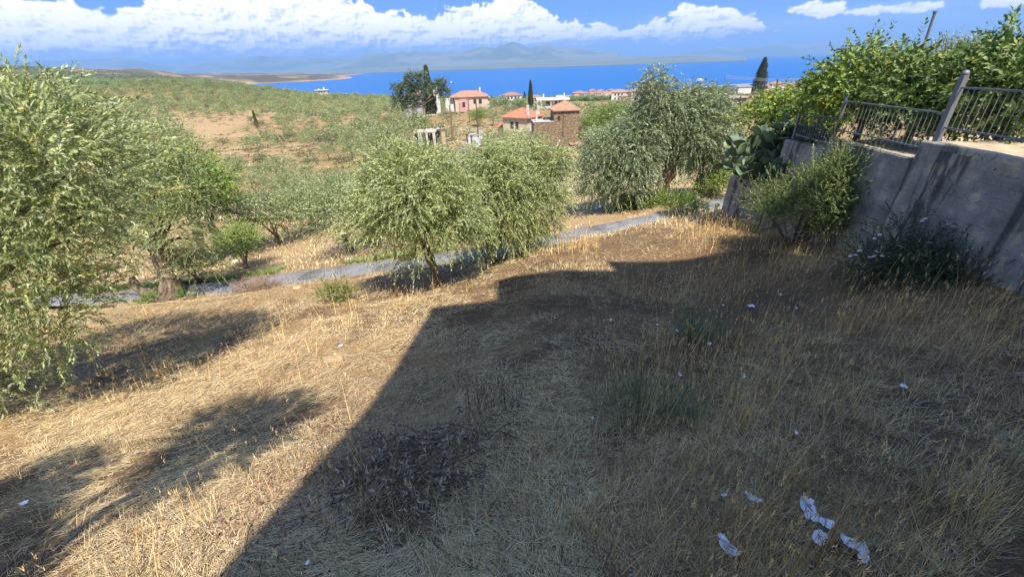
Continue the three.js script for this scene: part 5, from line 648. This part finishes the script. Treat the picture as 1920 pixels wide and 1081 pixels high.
function hipRoof(parent, w, d, h, x, y, z, m, col = 0.28, over = 0.4, name = 'roof') {
  // columns of tiles running up the four slopes to hips and ridge, with a thickness at the eaves
  const W = w / 2 + over, D = d / 2 + over, run = Math.min(W, D), pos = [], nor = 0; const q = (a, b, c, e) => pos.push(...a, ...b, ...c, ...b, ...e, ...c);
  const slope = (dir) => { const along = dir % 2 ? D : W, acr = dir % 2 ? W : D, n = Math.max(4, Math.round(along * 2 / col)), cw = along * 2 / n; const put = (s, t, lift) => { const yy = h * t + lift, o = acr - run * t; const P = dir === 0 ? [s, yy, o] : dir === 2 ? [-s, yy, -o] : dir === 1 ? [o, yy, -s] : [-o, yy, s]; return P; };
    for (let i = 0; i < n; i++) { const s0 = -along + i * cw, s1 = s0 + cw, top = (s) => Math.min(1, (along - Math.abs(s)) / run); const k = 4; for (let j = 0; j < k; j++) { const a = s0 + cw * j / k, b = s0 + cw * (j + 1) / k, la = Math.sin(Math.PI * j / k) * cw * 0.38, lb = Math.sin(Math.PI * (j + 1) / k) * cw * 0.38; q(put(a, 0, la), put(b, 0, lb), put(a, top(a), la), put(b, top(b), lb)); q(put(a, 0, -0.12), put(b, 0, -0.12), put(a, 0, la), put(b, 0, lb)); } } };
  for (let k = 0; k < 4; k++) slope(k); q([-W, -0.12, -D], [W, -0.12, -D], [-W, -0.12, D], [W, -0.12, D]);
  const g = new THREE.BufferGeometry(); g.setAttribute('position', new THREE.Float32BufferAttribute(pos, 3)); const uv = []; for (let i = 0; i < pos.length; i += 3) uv.push(pos[i] + pos[i + 1], pos[i + 2]); g.setAttribute('uv', new THREE.Float32BufferAttribute(uv, 2)); g.computeVertexNormals(); m.side = THREE.DoubleSide; const o = mesh(name, g, m, parent); o.position.set(x, y, z);
  // ridge and hip tiles
  const rr = []; const cyl = (a, b) => { const L = a.distanceTo(b); if (L < 0.05) return; const c = new THREE.CylinderGeometry(0.13, 0.13, L, 6); c.applyQuaternion(new THREE.Quaternion().setFromUnitVectors(V(0, 1, 0), b.clone().sub(a).normalize())); c.translate((a.x + b.x) / 2, (a.y + b.y) / 2 + 0.05, (a.z + b.z) / 2); rr.push(c); };
  const rx = Math.max(0, W - run), rz = Math.max(0, D - run), A = V(-rx, h, -rz), Bq = V(rx, h, rz); cyl(V(-rx, h, 0 - rz), V(rx, h, rz)); for (const [sx, sz] of [[-1, -1], [1, -1], [1, 1], [-1, 1]]) cyl(V(sx * W, 0, sz * D), V(sx * rx, h, sz * rz)); mesh('ridge_tiles', mergeGeometries(rr), m, o); return o;
}
function windowAt(parent, w, h, x, y, z, ry, shutter, name = 'window') { // set into the wall face: frame proud, pane recessed
  const f = new THREE.Group(); f.name = name; parent.add(f); f.position.set(x, y, z); f.rotation.y = ry; const p = mesh('pane', new THREE.BoxGeometry(w, h, 0.04), matGlass, f); p.position.z = 0.012; const fr = shutter || matWhite; const fs = []; for (const [bw, bh, bx, by] of [[w + 0.16, 0.08, 0, h / 2 + 0.04], [w + 0.24, 0.1, 0, -h / 2 - 0.05], [0.08, h, w / 2 + 0.04, 0], [0.08, h, -w / 2 - 0.04, 0], [0.05, h, 0, 0]]) { const g = new THREE.BoxGeometry(bw, bh, 0.1); g.translate(bx, by, 0.03); fs.push(g); } mesh('frame', mergeGeometries(fs), fr, f); return f; }
function site(px, py, D, turn, name, label, cat = 'house', group) { const p = at(px, py, D); p.y = Math.min(p.y, H(p.x, p.z) + 1.5); const t = thing(name, label, cat, p, group, turn); return t; }

{ // stone tower house
  const p = at(1060, 272, 100); const top = at(1060, 207, 100), h = top.y - p.y + 1; const t = thing('stone_tower_house', 'rough stone tower house with a tiled hip roof and lower terrace wing', 'house', V(p.x, p.y - 1, p.z - 3), null, 0.05);
  wallBox('wall', 5.7, h, 5.6, 0, 0, 0, matStone, t); hipRoof(t, 5.7, 5.6, 1.7, 0, h, 0, tileMats[1], 0.36, 0.35);
  const wx = at(1018, 229, 100), wh = wx.y - p.y + 1; wallBox('terrace_wing', 4.6, wh, 5.2, -5.15, 0, 0.3, matStone, t); const cp = wallBox('coping', 4.75, 0.14, 5.35, -5.15, wh, 0.3, plaster(0.55, 0.50, 0.45), t);
  windowAt(t, 0.45, 0.7, -1.75, h - 1.5, 2.8, 0, matWood); wallBox('drainpipe', 0.22, h - 3.2, 0.14, -0.75, 3.1, 2.86, matWood, t); wallBox('balcony', 0.9, 1.0, 2.2, 3.3, h - 4.6, 0, matWood, t); wallBox('water_tank', 1.6, 0.5, 0.9, -4.0, wh + 0.14, -0.6, std(lin(0.04, 0.05, 0.07)), t); wallBox('chimney', 0.4, 2.2, 0.4, -6.7, wh + 0.14, 1.9, plaster(0.72, 0.66, 0.56), t); wallBox('porch', 3.2, 0.2, 2.4, 2.2, 1.3, 4.0, plaster(0.5, 0.28, 0.2), t);
}
{ // yellow house
  const c = at(982, 262, 108), e = at(982, 222, 108), h = e.y - c.y + 1.5; const t = thing('yellow_house', 'pale yellow house with an orange tiled hip roof left of the stone tower', 'house', V(c.x, c.y - 1.5, c.z - 5.2), null, -0.62);
  wallBox('wall', 7.4, h, 7.0, 0, 0, 0, plaster(0.74, 0.66, 0.44), t); hipRoof(t, 7.4, 7.0, 1.9, 0, h, 0, tileMats[0], 0.34, 0.5);
  windowAt(t, 0.7, 1.3, -0.9, h - 1.7, 3.5, 0, matWood); windowAt(t, 0.7, 1.3, 0.6, h - 1.7, 3.5, 0, matWood); windowAt(t, 1.0, 2.1, 3.7, h - 1.9, 0.6, Math.PI / 2, matBlue, 'door'); wallBox('balcony', 1.3, 0.16, 4.2, 4.4, h - 3.1, 0.4, matWhite, t); wallBox('awning', 1.4, 0.12, 3.6, 4.4, h - 4.6, 0.4, matWhite, t); wallBox('chimney', 0.5, 2.6, 0.5, 3.0, h + 0.2, 2.2, matWhite, t); wallBox('chimney', 0.5, 2.1, 0.5, 3.2, h + 0.2, -2.4, matWhite, t);
  hipRoof(t, 2.6, 3.2, 0.7, -5.2, h - 2.6, 1.2, tileMats[0], 0.34, 0.2, 'porch_roof'); wallBox('porch', 2.4, h - 2.7, 3.0, -4.95, 0, 1.2, plaster(0.70, 0.62, 0.42), t);
}
{ // pink house by the sea edge
  const D = 178, c = at(878, 201, D), e = at(878, 181.5, D), h = e.y - c.y + 1.5, w = 74 / 858 * D; const t = thing('pink_house', 'wide pale pink house with a low orange roof above the sea', 'house', V(c.x, c.y - 1.5, c.z - 4), null, 0.06);
  wallBox('wall', w - 2.6, h, 8, 1.2, 0, 0, plaster(0.78, 0.58, 0.44), t); wallBox('pink_wing', 3.2, h - 0.8, 1.2, -1.9, 0, 4.62, plaster(0.72, 0.42, 0.38), t); wallBox('terrace', 3.2, h - 0.3, 6, -w / 2 + 0.2, 0, 0.2, matWhite, t); hipRoof(t, w - 1.4, 8, 1.9, 0.4, h, 0, tileMats[1], 0.4, 0.5); wallBox('chimney', 0.6, 2.5, 0.6, w / 2 - 3, h + 0.6, -0.5, matWhite, t); hipRoof(t, 2.6, 4, 0.7, w / 2 - 0.6, h - 0.7, 0, tileMats[1], 0.4, 0.3, 'porch_roof'); wallBox('porch', 1.6, h - 1.9, 3.4, w / 2 - 0.2, 1.1, 0, matWhite, t);
  windowAt(t, 1.0, 1.4, 2.5, h - 1.7, 4.0, 0, matWood); windowAt(t, 0.9, 1.6, -1.9, h - 2.6, 5.22, 0, matWood); windowAt(t, 1, 1.4, 4.6, h - 1.7, 4.0, 0, matWood);
}
{ // white house behind the oak
  const D = 196, c = at(792, 214, D), e = at(792, 172, D), h = e.y - c.y + 1; const t = thing('white_house', 'white house with red tiles half hidden behind the oak', 'house', V(c.x, c.y - 1, c.z - 4), null, 0.15);
  wallBox('wall', 15, h - 1, 7, 0, 0, 0, matWhite, t); hipRoof(t, 8, 7, 1.6, -2.5, h - 1, 0, tileMats[2], 0.4, 0.4); wallBox('upper_storey', 6, 2.4, 6, 4, h - 1.2, 0, matWhite, t); wallBox('ground_floor', 7, h * 0.45, 2.5, -3.8, 0, 4.8, plaster(0.5, 0.5, 0.55), t); hipRoof(t, 7, 2.5, 0.8, -3.8, h * 0.45, 4.8, tileMats[2], 0.4, 0.3, 'porch_roof'); for (const [x, y] of [[-5, h - 2.6], [-1.5, h - 2.6], [2.5, h - 2.8], [5.5, h - 2.8]]) windowAt(t, 1, 1.5, x, y, 3.5, 0, matWood);
}
{ // white flat-roofed house
  const D = 208, c = at(1040, 206, D), e = at(1040, 187, D), h = e.y - c.y + 1, w = 60 / 858 * D; const t = thing('flat_roofed_house', 'modern white house with a flat overhanging roof behind the stone tower', 'house', V(c.x, c.y - 1, c.z - 4), null, -0.05);
  wallBox('wall', w - 3, h, 7, 0.8, 0, 0, matWhite, t); wallBox('roof', w + 0.6, 0.5, 10, -0.6, h, 1, matWhite, t); wallBox('roof_room', 3.0, 1.0, 3, 2.5, h + 0.5, 0, matWhite, t); wallBox('chimney', 0.6, 1.9, 0.6, -w / 2 + 2.4, h + 0.5, 1, matWhite, t); wallBox('chimney', 0.6, 1.9, 0.6, w / 2 - 2.6, h + 0.5, 0, matWhite, t); wallBox('balcony', 5, 1.0, 2.2, -w / 2 + 3, h - 3.6, 4.6, matWhite, t); for (const x of [-w / 2 + 1.2, -1.6, w / 2 - 1]) wallBox('column', 0.35, h, 0.35, x, 0, 5.2, matWhite, t); for (const [x, ww] of [[-3.8, 1.8], [2.8, 3.2], [0, 1]]) windowAt(t, ww, 1.7, x + 0.8, h - 1.4, 3.5, 0, matWhite);
}
{ // villa on the bluff
  const D = 470, c = at(603, 184, D), t = thing('white_villa', 'white terraced villa on the bluff above the bay', 'house', V(c.x, c.y - 2, c.z), null, 0.1); wallBox('wall', 17, 6, 8, 0, 0, -2, matWhite, t); wallBox('upper_storey', 11, 3.2, 6, 1.5, 6.0, -2, plaster(0.7, 0.66, 0.6), t); wallBox('roof', 13, 0.5, 8, 1.5, 9.2, -2, matWhite, t); wallBox('chimney', 1.3, 2.2, 1.3, 3.5, 9.7, -2, matWhite, t); wallBox('chimney', 1, 1.2, 1, -1.5, 9.7, -2, matWhite, t); wallBox('retaining_terrace', 24, 3.4, 6, 1, -1.4, 4, plaster(0.66, 0.52, 0.44), t); for (const x of [-6, -3.6, -1.2, 1.2, 4]) windowAt(t, 1.4, 1.6, x, 4, 2.0, 0, matWhite); for (const x of [-1, 1.5, 4]) windowAt(t, 1.4, 1.5, x, 7.7, 1.0, 0, matWhite);
}
{ // ruin
  const D = 70, c = at(806, 276, D), e = at(806, 247, D), h = e.y - c.y + 0.6, w = 62 / 830 * D; const t = thing('ruined_hut', 'roofless ruin with pale pillars and a broken flat slab', 'ruin', V(c.x, c.y - 0.6, c.z - 1.5), null, 0.08); wallBox('back_wall', w, h - 0.2, 0.35, 0, 0, -1.4, plaster(0.20, 0.17, 0.14), t); wallBox('slab', w * 0.68, 0.22, 2.6, -w * 0.13, h - 0.15, 0, plaster(0.62, 0.54, 0.44), t); for (const [x, ww, m] of [[-w / 2 + 0.9, 0.22, matWhite], [-w / 2 + 1.25, 0.2, matWhite], [-0.45, 0.3, plaster(0.7, 0.64, 0.55)], [0.7, 0.42, plaster(0.72, 0.62, 0.48)], [w / 2 - 0.4, 0.6, plaster(0.66, 0.46, 0.24)]]) wallBox('pillar', ww, h - 0.16, 0.35, x, 0, 1.1, m, t); wallBox('side_wall', 0.3, h * 0.8, 2.4, -w / 2 + 0.15, 0, -0.1, plaster(0.3, 0.26, 0.22), t); const R = rng(5); for (let i = 0; i < 7; i++) { const g = new THREE.IcosahedronGeometry(0.2 + R() * 0.2, 1); const m = mesh('rubble', g, plaster(0.6, 0.5, 0.4), t); m.position.set(-w / 2 + 0.6 + i * 0.55, h + 0.1, (R() - 0.5) * 1.6); m.scale.y = 0.6; }
}
{ // low brown building on the right with a concrete post
  const D = 165, c = at(1375, 203, D), e = at(1375, 184, D), h = e.y - c.y + 1, w = 45 / 858 * D; const t = thing('brown_shed', 'long low brown walled shed with a flat roof right of the olives', 'shed', V(c.x, c.y - 1, c.z - 3), null, -0.05); wallBox('wall', w, h, 6, 0, 0, 0, plaster(0.42, 0.33, 0.27), t); wallBox('roof', w + 0.8, 0.35, 7, 0, h, 0.2, plaster(0.5, 0.38, 0.33), t); wallBox('shadow_gap_beam', w + 0.4, 0.3, 0.3, 0, h - 0.32, 3.17, matWood, t); windowAt(t, 1.4, 0.9, 2.4, h - 1.6, 3.0, 0, matWood);
  const p2 = at(1371, 200, 120), t2 = thing('concrete_post', 'leaning pale concrete post in front of the brown shed', 'post', V(p2.x, p2.y - 2, p2.z)); const hh = at(1371, 172, 120).y - p2.y + 2; const m = wallBox('shaft', 0.32, hh, 0.32, 0, 0, 0, plaster(0.6, 0.55, 0.48), t2); m.rotation.z = -0.05;
  const D3 = 320, c3 = at(1392, 172, D3), t3 = thing('grey_barn', 'grey roofed barn with a white gable above the harbour', 'barn', V(c3.x, c3.y - 1, c3.z)); wallBox('wall', 9, 4.2, 6, 0, 0, 0, matWhite, t3); hipRoof(t3, 9, 6, 1.8, 0, 4.2, 0, plaster(0.30, 0.31, 0.33), 0.6, 0.4);
}
// town above the harbour: every house a thing of its own, copies of a few kinds
{
  const R = rng(4100), kinds = [];
  const make = (w, h, d, wall, roof, flat) => { const g = new THREE.Group(); const a = (n, ge, m, p = g) => { const o = new THREE.Mesh(ge, m); o.name = n; o.castShadow = o.receiveShadow = true; p.add(o); return o; }; const wg = boxUV(w, h, d); wg.translate(0, h / 2, 0); a('wall', wg, wall); if (flat) { const rg = new THREE.BoxGeometry(w + 0.6, 0.4, d + 0.6); rg.translate(0, h + 0.2, 0); a('roof', rg, matWhite); } else hipRoof(g, w, d, 2.0, 0, h, 0, roof, 0.9, 0.4);
    const n = Math.floor(w / 2.8); for (let f = 0; f < Math.round(h / 3); f++) for (let i = 0; i < n; i++) { const pg = new THREE.BoxGeometry(1.1, 1.5, 0.12); pg.translate((i - (n - 1) / 2) * 2.6, f * 3 + 1.7, d / 2 + 0.02); a('window', pg, matGlass); } return g; };
  kinds.push(make(9, 6, 8, matWhite, tileMats[2]), make(11, 6.2, 9, matWhite, tileMats[1]), make(8, 3.4, 8, matWhite, tileMats[1]), make(10, 6.4, 9, matWhite, null, true), make(12, 9, 9, matWhite, tileMats[2]), make(9, 6, 7, plaster(0.72, 0.66, 0.58), tileMats[2]));
  const names = ['white town house with a faded red roof', 'broad white town house with a pale orange roof', 'low white town cottage with an orange roof', 'white flat roofed town house', 'tall white town house with a red roof', 'beige town house with a faded roof'];
  const put = (px, py, sc = 1) => { const k = Math.floor(R() * 6), p = ground(px, py, 1300), turn = (R() - 0.5) * 1.2; if (-p.z > 1250 || -p.z < 250 || p.y < 1) return; const g = kinds[k].clone(); g.name = numbered('town_house'); scene.add(g); g.position.set(p.x, p.y - 0.8, p.z); g.scale.setScalar(sc); g.rotation.y = turn; tag(g, names[k] + ' in the crowded town on the shore', 'house', 'town houses: ' + names[k]); };
  for (let i = 0; i < 150; i++) put(1078 + R() * 150, 176.5 + Math.pow(R(), 0.8) * 11, 1.15);
  for (let i = 0; i < 10; i++) put(1235 + R() * 60, 176 + R() * 8, 1.1);
  for (let i = 0; i < 16; i++) put(1430 + R() * 90, 168 + R() * 9, 1.0);
  for (const [px, py] of [[905, 195], [1005, 197], [960, 201], [1290, 194]]) put(px, py, 0.8);
}
// ------------------------------------------------------------------ harbour wall, boats
{
  const pts = [[1300, 152, 1150], [1350, 152, 1180], [1400, 151, 1220], [1450, 152, 1230], [1500, 153, 1200], [1540, 156, 1120]].map((a) => { const p = at(...a); p.y = 1.6; return p; }); const c = new THREE.CatmullRomCurve3(pts), s = new THREE.Shape([[-7, -4], [7, -4], [4, 2], [-4, 2]].map((a) => new THREE.Vector2(a[1], a[0]))); const g = new THREE.ExtrudeGeometry(s, { steps: 60, extrudePath: c, bevelEnabled: false }); const t = thing('breakwater', 'long pale grey harbour breakwater on the right', 'breakwater', V(0, 0, 0)); mesh('mole', g, plaster(0.50, 0.47, 0.43), t); const sh = at(1525, 155, 1150); wallBox('shed', 24, 6, 12, sh.x, 3, sh.z, matWhite, t);
  const hull = (L, Wd, Hh) => { const n = 16, pos = [], idx = []; for (let i = 0; i <= n; i++) { const u = i / n, w = Wd / 2 * Math.pow(1 - Math.pow(Math.max(0, u - 0.35) / 0.65, 2.2), 0.8), sheer = Hh * (1 + 0.35 * u * u); pos.push(lerp(-L / 2, L / 2 * 0.93, u), -0.6, 0, lerp(-L / 2, L / 2 * 0.96, u), 0, w * 0.8, lerp(-L / 2, L / 2, u), sheer, w, lerp(-L / 2, L / 2, u), sheer, -w, lerp(-L / 2, L / 2 * 0.96, u), 0, -w * 0.8); } for (let i = 0; i < n; i++) for (let j = 0; j < 5; j++) { const a = i * 5 + j, b = i * 5 + (j + 1) % 5; idx.push(a, b, a + 5, b, b + 5, a + 5); } idx.push(0, 2, 1, 0, 3, 2, 0, 4, 3); const g = new THREE.BufferGeometry(); g.setAttribute('position', new THREE.Float32BufferAttribute(pos, 3)); g.setIndex(idx); const q = g.toNonIndexed(); q.computeVertexNormals(); return q; };
  const gel = std(lin(0.82, 0.82, 0.80), { roughness: 0.3, side: THREE.DoubleSide });
  const y = at(1314, 146, 1600); y.y = 0.3; const t1 = thing('motor_yacht', 'white motor yacht anchored off the harbour', 'yacht', y, null, 0.12); mesh('hull', hull(30, 6.5, 2.6), gel, t1); const c1 = mesh('cabin', new RoundedBoxGeometry(17, 2.4, 5, 3, 0.8), gel, t1); c1.position.set(-2.5, 4.0, 0); const c2 = mesh('bridge', new RoundedBoxGeometry(8.5, 2.2, 4, 3, 0.8), gel, t1); c2.position.set(-3.2, 6.2, 0); const c3 = mesh('mast', new THREE.CylinderGeometry(0.25, 0.6, 5.5, 8), gel, t1); c3.position.set(-4, 9.5, 0); const c4 = mesh('cabin_windows', new RoundedBoxGeometry(14, 0.8, 5.12, 2, 0.2), matGlass, t1); c4.position.set(-2.2, 4.3, 0);
  const b = at(845, 149, 2050); b.y = 0.3; const t2 = thing('fishing_boat', 'small dark hulled boat with a white wheelhouse far out on the sea', 'boat', b, null, 0.1); mesh('hull', hull(25, 6, 2.2), std(lin(0.05, 0.07, 0.12), { side: THREE.DoubleSide }), t2); const w = mesh('wheelhouse', new RoundedBoxGeometry(6, 4.5, 4.4, 2, 0.4), gel, t2); w.position.set(1.5, 4.4, 0); const m = mesh('mast', new THREE.CylinderGeometry(0.2, 0.4, 6, 6), gel, t2); m.position.set(3, 8.6, 0);
}
// ------------------------------------------------------------------ far track, poles and wires
{
  const c = new THREE.CatmullRomCurve3([[868, 290, 62], [880, 272, 76], [888, 262, 88], [892, 254, 98], [894, 246, 112], [892, 238, 126]].map((a) => { const p = at(...a); p.y = H(p.x, p.z) + 0.12; return p; })), pos = [], idx = [], n = 60; for (let i = 0; i <= n; i++) { const p = c.getPointAt(i / n), t = c.getTangentAt(i / n), s = V(-t.z, 0, t.x).normalize(); for (const a of [-1.6, 0, 1.6]) { const q = p.clone().addScaledVector(s, a); pos.push(q.x, Math.max(H(q.x, q.z) + 0.06, p.y - 0.1), q.z); } } for (let i = 0; i < n; i++) for (let j = 0; j < 2; j++) { const a = i * 3 + j; idx.push(a, a + 1, a + 3, a + 1, a + 4, a + 3); } const g = new THREE.BufferGeometry(); g.setAttribute('position', new THREE.Float32BufferAttribute(pos, 3)); g.setIndex(idx); g.computeVertexNormals(); tag(mesh('track', g, std(lin(0.34, 0.33, 0.33), { side: THREE.DoubleSide }), scene, 'structure'), 'pale concrete track bending down towards the houses');
  const wood = std(lin(0.10, 0.075, 0.055)), rust = std(lin(0.24, 0.12, 0.07));
  const pole = (px, py0, py1, D, label, m, cross) => { const b = at(px, py1, D), h = at(px, py0, D).y - b.y, t = thing('utility_pole', label, 'pole', V(b.x, b.y - 1.0, b.z), 'poles among the houses'); const g = new THREE.CylinderGeometry(0.11, 0.16, h + 1, 8); g.translate(0, (h + 1) / 2, 0); mesh('shaft', g, m, t); if (cross) { const x = new THREE.BoxGeometry(1.6, 0.12, 0.12); x.translate(0, h + 0.6, 0.13); mesh('crossarm', x, m, t); for (const s of [-0.7, 0, 0.7]) { const q = new THREE.CylinderGeometry(0.05, 0.07, 0.22, 6); q.translate(s, h + 0.78, 0.13); mesh('insulator', q, matWhite, t); } } return V(b.x, b.y + h, b.z); };
  pole(897, 189, 262, 96, 'dark wooden pole beside the far track', wood); pole(880, 184, 222, 140, 'short wooden pole in front of the pink house', wood, true); pole(848, 196, 252, 78, 'thin rusty pole right of the ruin', rust); pole(803, 122, 205, 178, 'thin pole standing against the tall cypress', wood); const a = pole(1353, 141, 180, 260, 'lattice topped pole by the harbour trees', wood, true), b = pole(1536, 146, 190, 230, 'pole behind the fruit trees', wood, true);
  for (let k = 0; k < 3; k++) { const m = a.clone().lerp(b, 0.5).add(V(0, -1.2 - k * 0.5, 0)); const w = thing('power_line', ['upper', 'middle', 'lower'][k] + ' overhead wire stretched across the harbour view', 'wire', V(0, 0, 0)); mesh('wire', new THREE.TubeGeometry(new THREE.CatmullRomCurve3([a.clone().add(V(0, -k * 0.7, 0)), m, b.clone().add(V(0, -k * 0.6, 0))]), 24, 0.05, 4), std(lin(0.35, 0.33, 0.32)), w); }
  for (const [px, py, h, l] of [[876, 262, 1.5, 'dark post at the near side of the far track'], [884, 262, 1.7, 'dark meter box post beside the far track']]) { const p = at(px, py, 84), y = H(p.x, p.z), t = thing('track_post', l, 'post', V(p.x, y, p.z)); wallBox('shaft', 0.28, h + 0.3, 0.28, 0, -0.3, 0, wood, t); wallBox('cap', 0.5, 0.3, 0.4, 0, h, 0, wood, t); }
}

renderer.render(scene, camera);
